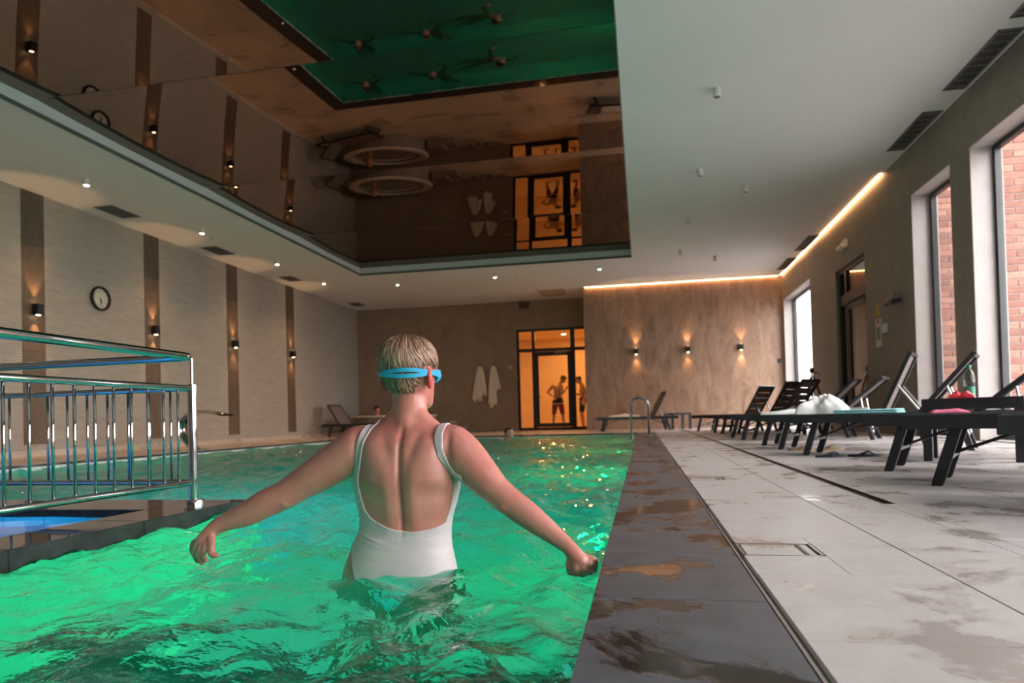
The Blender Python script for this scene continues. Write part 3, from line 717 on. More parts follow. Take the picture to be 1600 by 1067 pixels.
# origin at the corner post
post = MB().tube([(0,0,0.0), (0,0,0.605)], 0.021, 20).build('post', CHR, rail, auto=50)
MB().lathe([(0.045, 0.0), (0.045, 0.040), (0.041, 0.045)], 28).build('base_collar', CHR, post, auto=40)
MB().lathe([(0.0235, 0.565), (0.0235, 0.605), (0.018, 0.608)], 20).build('post_cap', CHR, post, auto=40)
MB().tube([(0,0,0.6), (0,0,0.735)], 0.008, 10).build('support_pin', CHR, rail, auto=50)
A = Vector((0, -1, 0)); B_ = Vector((-1, 0.05, 0)).normalized()
def pt(d, t, z): p = d*t; return (p.x, p.y, z)
corner = [pt(A, 3.2, 0.742), pt(A, 0.06, 0.742)] + [tuple(p) for p in arc((-0.05, -0.05, 0.742), 0.05, 15, 75, 5, (1, 0, 0), (0, 1, 0))] + [pt(B_, 0.06, 0.742), pt(B_, 1.7, 0.742)]
MB().tube(corner, 0.0205, 18).build('handrail', CHR, rail, auto=60)
for nm, z in (('middle_rail', 0.588), ('bottom_rail', 0.128)):
    MB().tube([pt(A, 0.0, z), pt(A, 3.2, z)], 0.0145, 14).build(nm, CHR, rail, auto=60)
    MB().tube([pt(B_, 0.0, z), pt(B_, 1.7, z)], 0.0145, 14).build(nm, CHR, rail, auto=60)
bal = MB().tube([(0,0,0.128), (0,0,0.588)], 0.0062, 10).mesh('baluster', CHR, True)
for i in range(1, 31): inst('baluster', bal, rail, pt(A, 0.105 + 0.1007*(i-1), 0))
for i in range(1, 14): inst('baluster', bal, rail, pt(B_, 0.125*i, 0))
for d, t in ((A, 3.2), (B_, 1.7)):
    p = MB().tube([pt(d, t, 0.0), pt(d, t, 0.742)], 0.021, 18).build('post', CHR, rail, auto=50)
# ------------------------------------------------------------------ pool ladder rail and water cannon
e = empty('pool_ladder', (0.12, 13.35, 0)); tag(e, 'arched steel grab rail of the pool ladder on the right pool edge', 'ladder')
for dy, nm in ((0.0, 'grab_rail'), (-0.5, 'grab_rail')):
    if dy < 0: continue
    pts = [(0.0, dy, 0.0), (0.0, dy, 0.57)] + [tuple(p) for p in arc((-0.165, dy, 0.57), 0.165, 0, 180, 12, (1,0,0), (0,0,1))] + [(-0.33, dy, 0.57), (-0.33, dy, -0.8)]
    o = MB().tube(pts, 0.024, 14).build(nm, MAT['brushed'], e, smooth=True)
    MB().lathe([(0.05, 0.0), (0.05, 0.015), (0.03, 0.025)], 18, c=(0, dy, 0)).build('base_flange', MAT['brushed'], o, auto=40)
for z in (-0.25, -0.5, -0.75): MB().box(-0.37, -0.29, -0.25, 0.03, z-0.012, z).build('tread', MAT['brushed'], e)
e = empty('water_cannon', (-7.28, 10.0, 0)); tag(e, 'curved stainless steel swan-neck water spout on the left pool edge', 'water spout')
prof = [(0.30, 0.0, 0.10), (0.18, 0.10, 0.10), (0.06, 0.24, 0.115), (0.02, 0.40, 0.13), (0.10, 0.54, 0.145), (0.26, 0.625, 0.16), (0.46, 0.645, 0.19), (0.66, 0.61, 0.22), (0.82, 0.575, 0.24)]
v = []; f = []; 
for k, (x, z, hwid) in enumerate(prof):
    x -= 0.17
    a = prof[max(k-1, 0)]; c = prof[min(k+1, len(prof)-1)]; tx, tz = c[0]-a[0], c[1]-a[1]; L = math.hypot(tx, tz); nx, nz = -tz/L, tx/L
    th = (0.05, 0.05, 0.055, 0.06, 0.06, 0.05, 0.038, 0.026, 0.016)[k]
    for j in range(16):
        t = 2*math.pi*j/16; v.append((x+nx*th*math.cos(t), hwid*math.sin(t), z+nz*th*math.cos(t)))
for k in range(len(prof)-1):
    for j in range(16): f.append((k*16+j, k*16+(j+1) % 16, (k+1)*16+(j+1) % 16, (k+1)*16+j))
b = MB(); b.v = v; b.f = f; sp = b.build('spout', MAT['chrome'], e, smooth=True)
ss = sp.modifiers.new('smooth', 'SUBSURF'); ss.levels = 1; ss.render_levels = 1
MB().lathe([(0.17, 0.0), (0.17, 0.012), (0.12, 0.03)], 24, c=(0.13, 0, 0)).build('base_flange', MAT['chrome'], e, auto=40)

# ------------------------------------------------------------------ loungers
MAT['lounger'] = plain('anthracite_aluminium', (0.028, 0.030, 0.036), 0.38, 0.3, var=0.2, scale=8)
MAT['lounger_far'] = MAT['lounger']
MAT['sling'] = plain('dark_sling_fabric', (0.15, 0.115, 0.105), 0.8, var=0.2, scale=30, bump=0.3, bscale=300)
LH, LW, HX = 0.365, 0.62, 1.40
def lounger_proto():
    e = empty('sun_lounger')
    hw = LW/2
    for s_ in (-1, 1):
        y0, y1 = (hw-0.035, hw) if s_ > 0 else (-hw, -hw+0.035)
        MB().cbox(0, 2.02, y0, y1, LH-0.075, LH, 0.004).build('side_rail', MAT['lounger'], e)
    for x in (0.0, 1.985): MB().cbox(x, x+0.035, -hw+0.035, hw-0.035, LH-0.07, LH-0.005, 0.003).build('end_rail', MAT['lounger'], e)
    for k, x in enumerate((0.23, 1.72)):
        lean = -0.09 if k == 0 else 0.09
        for s_ in (-1, 1):
            y = s_*(hw-0.055); sh = Matrix(((1, 0, lean/(LH-0.07), 0), (0, 1, 0, 0), (0, 0, 1, 0), (0, 0, 0, 1)))
            # leg top under the rail, foot kicked out
            m = Matrix.Translation((x+lean, y, 0)) @ Matrix(((1, 0, -lean/(LH-0.07), 0), (0, 1, 0, 0), (0, 0, 1, 0), (0, 0, 0, 1)))
            lg = MB().cbox(-0.028, 0.028, -0.017, 0.017, 0.006, LH-0.07, 0.003, m).build('leg', MAT['lounger'], e)
            MB().cbox(-0.024, 0.024, -0.014, 0.014, 0.0, 0.007, 0.001, Matrix.Translation((x+lean, y, 0))).build('foot_pad', MAT['black_metal'], lg)
        xm = x+lean*0.5
        MB().cbox(xm-0.02, xm+0.02, -hw+0.07, hw-0.07, 0.13, 0.155, 0.003).build('leg_brace', MAT['lounger'], e)
        MB().tube([(xm+0.0, 0.0, 0.15), (xm - (0.40 if lean > 0 else -0.40), 0.0, LH-0.06)], 0.009, 8).build('diagonal_brace', MAT['lounger'], e)
    MB().grid(lambda u, v: (0.03+(HX-0.03)*u, (-hw+0.03)+(LW-0.06)*v, LH-0.006-0.012*math.sin(math.pi*v)), 12, 6).build('seat_sling', MAT['sling'], e, smooth=True)
    for i in range(7): MB().cbox(0.18*i+0.10, 0.18*i+0.115, -hw+0.03, hw-0.03, LH-0.022, LH-0.009, 0.002).build('seat_slat', MAT['lounger'], e)
    br = MB(); L = 0.72
    br.cbox(0, L, -hw+0.036, -hw+0.066, -0.02, 0.02, 0.004); br.cbox(0, L, hw-0.066, hw-0.036, -0.02, 0.02, 0.004); br.cbox(L-0.035, L, -hw+0.066, hw-0.066, -0.016, 0.016, 0.003)
    bk = br.build('backrest', MAT['lounger'], e); bk.location = (HX, 0, LH-0.02); bk.rotation_euler = (0, -R(50), 0)
    for i in range(5):
        x0 = 0.02 + i*0.133
        MB().grid(lambda u, v: (x0+0.129*u, (-hw+0.066)+(LW-0.132)*v, 0.008-0.006*math.sin(math.pi*v)), 2, 4).build('back_panel', MAT['sling'], bk, smooth=True)
    MB().tube([(0.34, -0.20, -0.02), (0.10, -0.20, -0.42)], 0.010, 8).build('support_strut', MAT['brushed'], bk)
    MB().tube([(0.34, 0.20, -0.02), (0.10, 0.20, -0.42)], 0.010, 8).build('support_strut', MAT['brushed'], bk)
    return e
proto = lounger_proto(); used = [False]
def lounger(loc, rz, back, label):
    o = copy_tree(proto) if used[0] else proto
    used[0] = True
    o.location = loc; o.rotation_euler = (0, 0, rz); tag(o, label, 'sun lounger', 'dark sun loungers')
    for ch in o.children:
        if ch.name.startswith('backrest'): ch.rotation_euler = (0, -R(back), 0)
    return o
AX = Vector((0.90, -0.44, 0)).normalized(); AY = Vector((0.44, 0.90, 0)).normalized(); RZ = math.atan2(AX.y, AX.x)
def by_leg(x, y, turn=0.0):
    # near foot-end leg stands at local (0.14, -(LW/2-0.055))
    m = Matrix.Rotation(R(turn), 3, 'Z')
    return Vector((x, y, 0)) - (m @ AX)*0.14 + (m @ AY)*(LW/2-0.055)
LG = [(1.46, 2.86, 42, 'dark sun lounger nearest the camera, cut off by the right edge'),
      (1.47, 3.84, 46, 'second dark sun lounger from the camera, its splayed foot legs in full view'),
      (1.54, 4.75, 50, 'third dark sun lounger, just in front of the table with the bottle'),
      (1.43, 6.51, 40, 'dark sun lounger behind the bottle table with a teal towel on it'),
      (1.42, 7.59, 50, 'dark sun lounger carrying the big heap of white towels'),
      (1.42, 8.59, 66, 'dark sun lounger with steep backrest and flat white towels on its foot end'),
      (1.41, 10.26, 40, 'sixth-row dark lounger with low tilted backrest before the glazed wall door'),
      (1.39, 11.25, 44, 'dark lounger right beside the black tripod'),
      (1.47, 13.40, 55, 'third from last dark lounger in the right-hand row'),
      (1.44, 14.46, 57, 'second last dark lounger in the right-hand row'),
      (1.25, 16.20, 57, 'last dark lounger of the right-hand row, next to the far side table')]
LO = []
for i, (x, y, bk, lab) in enumerate(LG):
    tn = -17.0 if i >= 8 else 0.0
    LO.append(lounger(by_leg(x, y, tn), RZ + R(tn), bk, lab))
lounger((-1.15, 17.55, 0), R(10), 62, 'dark lounger with a pale towel standing before the back wall by the pool ladder')
lounger((-6.95, 17.75, 0), R(162), 52, 'dark lounger in the far left corner beside the whirlpool')
def on_lounger(i, t, s_, dz=0.0):
    x, y = LG[i][:2]; p = by_leg(x, y) + AX*t + AY*s_; p.z = LH + dz; return p
# ------------------------------------------------------------------ side tables
def side_table(c, rz, size, h, label, th=0.085, dep=None):
    e = empty('side_table', c, rz); tag(e, label, 'side table'); s_ = size/2; d_ = (dep or size)/2
    MB().cbox(-s_, s_, -d_, d_, h-th, h, 0.004).build('table_top', MAT['lounger'], e)
    for a in (-1, 1):
        for c_ in (-1, 1):
            x, y = a*(s_-0.032), c_*(d_-0.032); MB().cbox(x-0.03, x+0.03, y-0.03, y+0.03, 0, h-th, 0.003).build('leg', MAT['lounger'], e)
    return e
tc = Vector((2.10, 5.62, 0)) + AX*0.278 + AY*0.185
side_table(tc, RZ, 0.62, 0.465, 'square black side table holding the water bottle and red swim cap', 0.085, 0.44)
side_table((0.92, 18.6, 0), R(20), 0.55, 0.43, 'small black side table standing before the streaked back wall', 0.05)
# bottle, goggles
e = empty('water_bottle', (tc + AX*(-0.02) + AY*0.02).to_tuple()); e.location.z = 0.465; tag(e, 'clear plastic water bottle with green cap on the black side table', 'bottle')
MAT['pet'] = thin_glass('clear_bottle_plastic', (0.80, 0.86, 0.84)); MAT['cap_green'] = plain('green_cap', (0.0, 0.20, 0.13), 0.4)
MB().lathe([(0.030, 0.0), (0.036, 0.006), (0.036, 0.06), (0.033, 0.075), (0.037, 0.09), (0.037, 0.15), (0.030, 0.19), (0.015, 0.215), (0.013, 0.23)], 24).build('body', MAT['pet'], e, smooth=True)
MB().lathe([(0.0375, 0.02), (0.0375, 0.085)], 24, cap=False).build('label_band', plain('green_label', (0.05, 0.28, 0.18), 0.5), e, smooth=True)
MB().lathe([(0.016, 0.222), (0.016, 0.245), (0.014, 0.248)], 18).build('cap', MAT['cap_green'], e, auto=40)
# ------------------------------------------------------------------ towels
def cloth_mat(name, col): return plain(name, col, 0.95, var=0.06, scale=20, bump=0.5, bscale=220)
MAT['towel_white'] = cloth_mat('white_terry', (0.82, 0.82, 0.80)); MAT['towel_teal'] = cloth_mat('teal_terry', (0.30, 0.62, 0.66)); MAT['towel_cream'] = cloth_mat('cream_terry', (0.70, 0.66, 0.56)); MAT['towel_pink'] = cloth_mat('pink_terry', (0.62, 0.12, 0.22))
def heap(name, c, rz, L, W, H, mat, label, seed, fold=0.25):
    rng = np.random.RandomState(seed); ph = rng.uniform(0, 6.28, 8)
    def fn(u, v):
        x, y = (u-0.5), (v-0.5); d = min(1.0, math.hypot(x, y)*2)
        base = max(0.0, 1-max(abs(x), abs(y))*2)**0.4
        n = 0.5+0.5*math.sin(7*x+3*y+ph[0])*math.cos(5*y-4*x+ph[1]); n2 = math.sin(17*x-9*y+ph[2]+2*math.sin(6*y+ph[3]))
        return (x*L*(1+0.06*math.sin(9*y+ph[4])), y*W*(1+0.06*math.sin(8*x+ph[5])), H*base*(0.55+0.34*n+fold*(0.28*n2+0.25*abs(math.sin(11*x+13*y+ph[6]+1.5*math.sin(9*x))))))
    o = MB().grid(fn, 44, 32).build(name, mat, None, smooth=True); o.location = c; o.rotation_euler = (0, 0, rz)
    return tag(o, label, 'towel')
def folded(name, c, rz, L, W, layers, mat, label):
    b = MB()
    for k in range(layers):
        pts = [(-L/2, 0, 0.011+k*0.02), (L/2, 0, 0.011+k*0.02)]
        b.cbox(-L/2+0.004*k, L/2-0.006*k, -W/2+0.003*k, W/2-0.002*k, k*0.02, k*0.02+0.019, 0.007)
    o = b.build(name, mat, None, auto=50); o.location = c; o.rotation_euler = (0, 0, rz); return tag(o, label, 'towel')
heap('towel_heap', on_lounger(4, 0.52, 0.0, -0.004), RZ, 0.44, 0.48, 0.25, MAT['towel_white'], 'big crumpled heap of white towels on a dark lounger', 3)
heap('crumpled_towel', on_lounger(5, 0.38, 0.0, -0.004), RZ, 0.6, 0.5, 0.075, MAT['towel_white'], 'low crumpled white towel on the steep-backed lounger', 5)
folded('folded_towel', on_lounger(5, 0.98, 0.02, -0.004), RZ, 0.45, 0.5, 3, MAT['towel_cream'], 'cream folded towel beside the low crumpled white towel')
folded('folded_towel', on_lounger(3, 0.62, 0.0, -0.004), RZ, 0.5, 0.5, 2, MAT['towel_teal'], 'teal folded towel on the lounger behind the bottle table')
heap('crumpled_towel', on_lounger(2, 0.45, 0.10, -0.002), RZ+0.2, 0.22, 0.2, 0.035, MAT['towel_pink'], 'crumpled pink towel on the lounger before the bottle table', 8)
b_ = heap('crumpled_towel', Vector((-0.45, 17.67, LH-0.004)), R(10), 0.75, 0.5, 0.09, MAT['towel_cream'], 'pale towel lying on the lounger before the back wall', 11)
MAT['red'] = plain('red_silicone', (0.62, 0.02, 0.03), 0.35)
tag(heap('swim_cap', (tc + AX*(-0.06) - AY*0.13 + Vector((0, 0, 0.464))), RZ, 0.17, 0.10, 0.06, MAT['red'], 'crumpled bright red swim cap lying beside the water bottle', 21, 0.5), cat='swim cap')
# ------------------------------------------------------------------ slippers
def flip_flop(c, rz, label, mat):
    e = empty('flip_flop', c, rz); tag(e, label, 'flip-flop')
    out = [(0.13*math.cos(t), 0.048*math.sin(t)*(1+0.18*math.cos(t))) for t in [2*math.pi*k/20 for k in range(20)]]
    n = 20; v = [(x, y, 0.0) for x, y in out] + [(x, y, 0.02) for x, y in out]
    b = MB(); b.add(v, [tuple(range(n-1, -1, -1)), tuple(range(n, 2*n))] + [(k, (k+1) % n, n+(k+1) % n, n+k) for k in range(n)]); b.build('sole', mat, e)
    for s_ in (-1, 1): MB().tube([(0.07, 0, 0.02), (0.03, s_*0.025, 0.045), (-0.03, s_*0.045, 0.02)], 0.007, 8).build('strap', MAT['brushed'] if s_ > 0 else mat, e, smooth=True)
MAT['rubber'] = plain('black_rubber', (0.015, 0.017, 0.022), 0.5); MAT['tan'] = plain('tan_leather', (0.35, 0.24, 0.12), 0.6)
flip_flop((1.56, 6.20, 0), R(8), 'left one of the black flip-flops on the deck before the loungers', MAT['rubber'])
flip_flop((1.84, 6.24, 0), R(-6), 'right one of the black flip-flops on the deck before the loungers', MAT['rubber'])
flip_flop((1.56, 7.30, 0), R(5), 'left tan sandal under the towel-laden lounger', MAT['tan'])
flip_flop((1.85, 7.36, 0), R(-4), 'right tan sandal under the towel-laden lounger', MAT['tan'])
for i, (x, y) in enumerate(((-5.05, 20.8), (-4.78, 20.75), (-4.55, 20.82))):
    flip_flop((x, y, 0), R(80+14*i), '%s of the dark slippers on the floor under the hanging robes' % ['left', 'middle', 'right'][i], MAT['rubber'])
# ------------------------------------------------------------------ tripod
e = empty('tripod', (3.40, 14.75, 0)); tag(e, 'black folding tripod standing behind the loungers near the far window', 'tripod')
for k in range(3):
    a = R(100+120*k); dx, dy = math.cos(a), math.sin(a)
    lg = MB().tube([(dx*0.04, dy*0.04, 1.08), (dx*0.36, dy*0.36, 0.0)], [0.02, 0.014], 8).build('leg', MAT['black_metal'], e)
    MB().tube([(dx*0.20, dy*0.20, 0.54), (0, 0, 0.62)], 0.008, 6).build('spreader', MAT['black_metal'], lg)
MB().tube([(0, 0, 0.55), (0, 0, 1.25)], 0.017, 10).build('centre_column', MAT['black_metal'], e)
MB().lathe([(0.02, 1.16), (0.045, 1.18), (0.045, 1.24), (0.03, 1.27)], 14).build('head', MAT['black_metal'], e, auto=40)
MB().tube([(0.03, 0, 1.2), (0.16, -0.05, 1.12)], 0.009, 8).build('pan_handle', MAT['black_metal'], e)

# ------------------------------------------------------------------ robes on the far wall
MAT['robe'] = cloth_mat('cream_robe_cloth', (0.80, 0.66, 0.52))
def robe(x, ztop, L, W, label, seed, split):
    e = empty('hanging_robe', (x, YF-0.02, ztop)); tag(e, label, 'robe', 'robes hanging on the far wall')
    rng = np.random.RandomState(seed); ph = rng.uniform(0, 6.28, 6)
    def sheet(x0, w0, w1, l, name):
        def fn(u, v):
            t = 2*math.pi*u; w_ = w0 + (w1-w0)*v**0.7; fold = 1 + 0.22*math.sin(3*t+ph[0]+2*v) + 0.12*math.sin(7*t+ph[1])
            hem = l*(1 + 0.06*math.sin(2*t+ph[2]) + 0.05*math.sin(5*t+ph[3]))
            return (x0*v**0.5 + w_*math.cos(t)*fold, -0.07 - 0.055*math.sin(t)*fold*(0.6+0.6*v), -hem*v)
        o = MB().grid(fn, 40, 24).build(name, MAT['robe'], e, smooth=True)
    sheet(-W*0.16, W*0.10, W*0.30, L, 'robe_body'); sheet(W*0.24, W*0.09, W*0.22, L*split, 'sleeve')
    MB().tube([(0, 0.012, 0.02), (0, -0.05, 0.02), (0, -0.08, 0.05)], 0.012, 8).build('hook', MAT['black_metal'], e)
robe(-5.05, 2.08, 1.05, 0.50, 'left cream bathrobe hanging on the far wall', 2, 0.85)
robe(-4.60, 2.08, 1.22, 0.42, 'right cream bathrobe hanging on the far wall nearer the glazed door', 6, 0.6)

# ------------------------------------------------------------------ whirlpool in the far left corner
e = empty('whirlpool_tub', (-7.40, 19.75, 0)); tag(e, 'round raised whirlpool tub with pale rim in the far left corner', 'whirlpool')
MAT['tub'] = stone('brown_tub_stone', (0.20, 0.15, 0.11), (0.26, 0.20, 0.15), (0.30, 0.24, 0.18)); MAT['tub_rim'] = plain('pale_tub_rim', (0.62, 0.52, 0.42), 0.35, var=0.05)
MB().lathe([(1.22, 0.0), (1.24, 0.02), (1.24, 0.52), (1.0, 0.52), (0.9, 0.1), (0.0, 0.08)], 56, cap=False).build('shell', MAT['tub'], e, auto=40)
MB().lathe([(1.27, 0.521), (1.29, 0.54), (1.28, 0.575), (1.05, 0.585), (1.02, 0.56), (1.02, 0.50)], 56, cap=False).build('rim', MAT['tub_rim'], e, smooth=True)
MB().lathe([(0.0, 0.46), (1.03, 0.46)], 56, cap=False).build('tub_water', water('dark_green_tub_water', (0.25, 0.5, 0.4), 4.0, 0.2), e)
st = empty('tub_step', (-5.72, 20.0, 0)); tag(st, 'low brown two-tread step beside the whirlpool tub', 'step')
MB().cbox(-0.36, 0.1, -0.4, 0.4, 0, 0.36, 0.005).build('upper_tread', MAT['tub'], st); MB().cbox(0.101, 0.42, -0.4, 0.4, 0, 0.18, 0.005).build('lower_tread', MAT['tub'], st)
# ------------------------------------------------------------------ people
def remesh_object(mb, voxel, smooth_iter, keep=None):
    """closed overlapping shapes -> one continuous skin (vertex array, face list)"""
    me = mb.mesh('body_source', None); o = link(bpy.data.objects.new('body_source', me))
    md = o.modifiers.new('r', 'REMESH'); md.mode = 'VOXEL'; md.voxel_size = voxel; md.use_smooth_shade = True
    dg = bpy.context.evaluated_depsgraph_get(); ev = o.evaluated_get(dg); m2 = bpy.data.meshes.new_from_object(ev)
    bpy.data.objects.remove(o); bpy.data.meshes.remove(me)
    n = len(m2.vertices); co = np.empty(n*3); m2.vertices.foreach_get('co', co); co = co.reshape(-1, 3)
    e = np.empty(len(m2.edges)*2, np.int64); m2.edges.foreach_get('vertices', e); e = e.reshape(-1, 2)
    deg = np.bincount(e.ravel(), minlength=n).astype(float)[:, None]
    wgt = np.ones((n, 1)) if keep is None else keep(co)[:, None]
    for it in range(smooth_iter):
        s_ = np.zeros_like(co)
        for k in range(3): s_[:, k] = np.bincount(e[:, 0], co[e[:, 1], k], n) + np.bincount(e[:, 1], co[e[:, 0], k], n)
        lam = 0.55 if it % 2 == 0 else -0.50
        if it < 4: lam = 0.5
        co = co + wgt*lam*(s_/deg - co)
    return m2, co
def normals_of(me, co):
    me.vertices.foreach_set('co', co.ravel()); me.update(); n = np.empty(len(co)*3); me.vertices.foreach_get('normal', n); return n.reshape(-1, 3)
def finish(me, co, name, mats, parent=None):
    me.vertices.foreach_set('co', co.ravel()); me.update(); me.name = name
    me.materials.clear()
    for m in mats: me.materials.append(m)
    me.polygons.foreach_set('use_smooth', [True]*len(me.polygons))
    return link(bpy.data.objects.new(name, me), parent)
def tri_faces(me):
    me.calc_loop_triangles(); t = np.empty(len(me.loop_triangles)*3, np.int64); me.loop_triangles.foreach_get('vertices', t); return t.reshape(-1, 3)
def clip_shell(co, nrm, tris, s, off, name, mat, parent, inset=0.001, offs=None):
    """part of a surface where s > 0, lifted off along the normal, with a rim"""
    keep = (s[tris] > 0).any(1); T = tris[keep]
    vid = {}; V = []; F = []; rim = []
    o_ = off if offs is None else None
    def vert(key, p, n, o2):
        if key not in vid: vid[key] = len(V); V.append((p, n, o2))
        return vid[key]
    for t in T:
        poly = []; cut = []
        for a in range(3):
            i, j = int(t[a]), int(t[(a+1) % 3])
            oi = off if offs is None else offs[i]; oj = off if offs is None else offs[j]
            if s[i] > 0: poly.append(vert(i, co[i], nrm[i], oi))
            if (s[i] > 0) != (s[j] > 0):
                u, w_ = (i, j) if i < j else (j, i); f_ = s[u]/(s[u]-s[w_]); ou = off if offs is None else offs[u]; ow = off if offs is None else offs[w_]
                q = vert(('c', u, w_), co[u]*(1-f_)+co[w_]*f_, nrm[u]*(1-f_)+nrm[w_]*f_, ou*(1-f_)+ow*f_); poly.append(q); cut.append((q, s[i] > 0))
        if len(poly) >= 3: F.append(tuple(poly))
        if len(cut) == 2:
            a, b = (cut[0][0], cut[1][0]) if cut[0][1] else (cut[1][0], cut[0][0]); rim.append((a, b))
    P = [p + n*o2 for p, n, o2 in V]; base = len(P); inner = {}
    for a, b in rim:
        for q in (a, b):
            if q not in inner: inner[q] = len(P); P.append(V[q][0] - V[q][1]*inset)
    for a, b in rim: F.append((b, a, inner[a], inner[b]))
    m = MB(); m.v = [tuple(p) for p in P]; m.f = F
    o = m.build(name, mat, parent, smooth=True)
    return o
def poly_sdf(P, pts):
    """signed distance (positive inside) to polygon pts for rows of P (x, z)"""
    q = np.array(pts); d = np.full(len(P), 1e9); ins = np.zeros(len(P), bool); n = len(q)
    for i in range(n):
        a, b = q[i], q[(i+1) % n]; ab = b-a; t = np.clip(((P-a) @ ab)/(ab @ ab), 0, 1)
        d = np.minimum(d, np.hypot(*(P - a - t[:, None]*ab).T))
        c = ((a[1] > P[:, 1]) != (b[1] > P[:, 1])); x = a[0] + (P[:, 1]-a[1])*(b[0]-a[0])/((b[1]-a[1]) if abs(b[1]-a[1]) > 1e-9 else 1e-9)
        ins ^= c & (P[:, 0] < x)
    return np.where(ins, d, -d)
def skin_mat(name, col, red, rough=0.4, drops=True):
    t = NT(name); v = t.pos(); a = t.noise(v, 9.0, 5, 0.6); b_ = t.noise(v, 38.0, 4, 0.6)
    base = t.ramp(a, [(0.32, red), (0.62, col)]); base = t.mix(t.ramp(b_, [(0.45, 0.0), (0.8, 0.22)]), base, tuple(c*0.72 for c in red))
    kw = dict(Base_Color=base, Roughness=rough, Subsurface_Weight=0.12, Subsurface_Radius=(0.012, 0.004, 0.002), Subsurface_Scale=1.0, Normal=t.bump(t.noise(v, 210.0, 3), 0.12, 0.002))
    return t.pbsdf(**kw)
MAT['skin'] = skin_mat('wet_fair_skin', (0.52, 0.205, 0.17), (0.45, 0.138, 0.112), 0.36)
MAT['skin_tan'] = skin_mat('warm_skin', (0.55, 0.33, 0.22), (0.46, 0.25, 0.16), 0.5)
MAT['skin_dark'] = skin_mat('shadowed_swimmer_skin', (0.40, 0.25, 0.18), (0.34, 0.20, 0.14), 0.4)
def cap_tube(mb, pts, n=20):
    """limb: list of (x, y, z, r) with rounded ends"""
    P = [Vector(p[:3]) for p in pts]; r = [p[3] for p in pts]
    # refine with Catmull-Rom
    Q = []; RR = []
    for i in range(len(P)-1):
        p0, p1, p2, p3 = P[max(i-1, 0)], P[i], P[i+1], P[min(i+2, len(P)-1)]
        for k in range(4):
            t = k/4; Q.append(0.5*((2*p1)+(p2-p0)*t+(2*p0-5*p1+4*p2-p3)*t*t+(3*p1-p0-3*p2+p3)*t**3)); RR.append(r[i]+(r[i+1]-r[i])*t)
    Q.append(P[-1]); RR.append(r[-1])
    a = (Q[0]-Q[1]).normalized(); b = (Q[-1]-Q[-2]).normalized()
    pre = [(Q[0]+a*RR[0]*math.sin(R(x)), RR[0]*math.cos(R(x))) for x in (85, 60, 35)]
    post = [(Q[-1]+b*RR[-1]*math.sin(R(x)), RR[-1]*math.cos(R(x))) for x in (35, 60, 85)]
    allp = [p for p, _ in pre] + Q + [p for p, _ in post]; allr = [q for _, q in pre] + RR + [q for _, q in post]
    mb.tube(allp, allr, n)
def ellipsoid(mb, c, rad, m=None, nu=20, nv=14):
    pr = [(math.sin(math.pi*k/nv), -math.cos(math.pi*k/nv)) for k in range(1, nv)]
    S = Matrix.Diagonal((*rad, 1)); mm = (m if m is not None else Matrix.Identity(4)) @ S
    mb.lathe(pr, nu, c=c, m=mm)
def ring_loft(mb, rings, n=40, power=2.0, m=None):
    """rings: (cx, cy, z, half width, half depth)"""
    v = []; f = []
    for cx, cy, z, a, b in rings:
        for k in range(n):
            t = 2*math.pi*k/n; c, s_ = math.cos(t), math.sin(t)
            p = Vector((cx + a*math.copysign(abs(c)**(2/power), c), cy + b*math.copysign(abs(s_)**(2/power), s_), z))
            v.append(m @ p if m is not None else p)
    L = len(rings)
    for i in range(L-1):
        for k in range(n): f.append((i*n+k, i*n+(k+1) % n, (i+1)*n+(k+1) % n, (i+1)*n+k))
    f.append(tuple(range(n-1, -1, -1))); f.append(tuple((L-1)*n+k for k in range(n)))
    mb.add(v, f)
HEAD = [(0, 0.072, 0.0, 0.020, 0.020), (0, 0.055, 0.014, 0.038, 0.044), (0, 0.026, 0.040, 0.053, 0.070), (0, 0.010, 0.070, 0.062, 0.084), (0, 0.0, 0.10, 0.070, 0.092), (0, -0.004, 0.13, 0.076, 0.098),
        (0, -0.006, 0.16, 0.077, 0.099), (0, -0.008, 0.187, 0.071, 0.092), (0, -0.008, 0.207, 0.057, 0.075), (0, -0.006, 0.222, 0.036, 0.048), (0, -0.005, 0.230, 0.012, 0.016)]
def add_head(mb, m):
    ring_loft(mb, HEAD, 36, 2.15, m)
    for s_ in (-1, 1):
        ellipsoid(mb, m @ Vector((s_*0.082, -0.020, 0.092)), (0.0105, 0.020, 0.034), m.to_3x3().to_4x4() @ Matrix.Rotation(s_*R(24), 4, 'Z') @ Matrix.Rotation(R(10), 4, 'X'))
    cap_tube(mb, [tuple(m @ Vector((0, 0.088, 0.125))) + (0.008,), tuple(m @ Vector((0, 0.100, 0.10))) + (0.011,), tuple(m @ Vector((0, 0.106, 0.084))) + (0.014,)], 12)   # nose
    cap_tube(mb, [tuple(m @ Vector((-0.022, 0.080, 0.048))) + (0.008,), tuple(m @ Vector((0, 0.093, 0.048))) + (0.010,), tuple(m @ Vector((0.022, 0.080, 0.048))) + (0.008,)], 12)  # lips
    cap_tube(mb, [tuple(m @ Vector((-0.045, 0.076, 0.130))) + (0.012,), tuple(m @ Vector((0, 0.092, 0.131))) + (0.011,), tuple(m @ Vector((0.045, 0.076, 0.130))) + (0.012,)], 12)  # brow

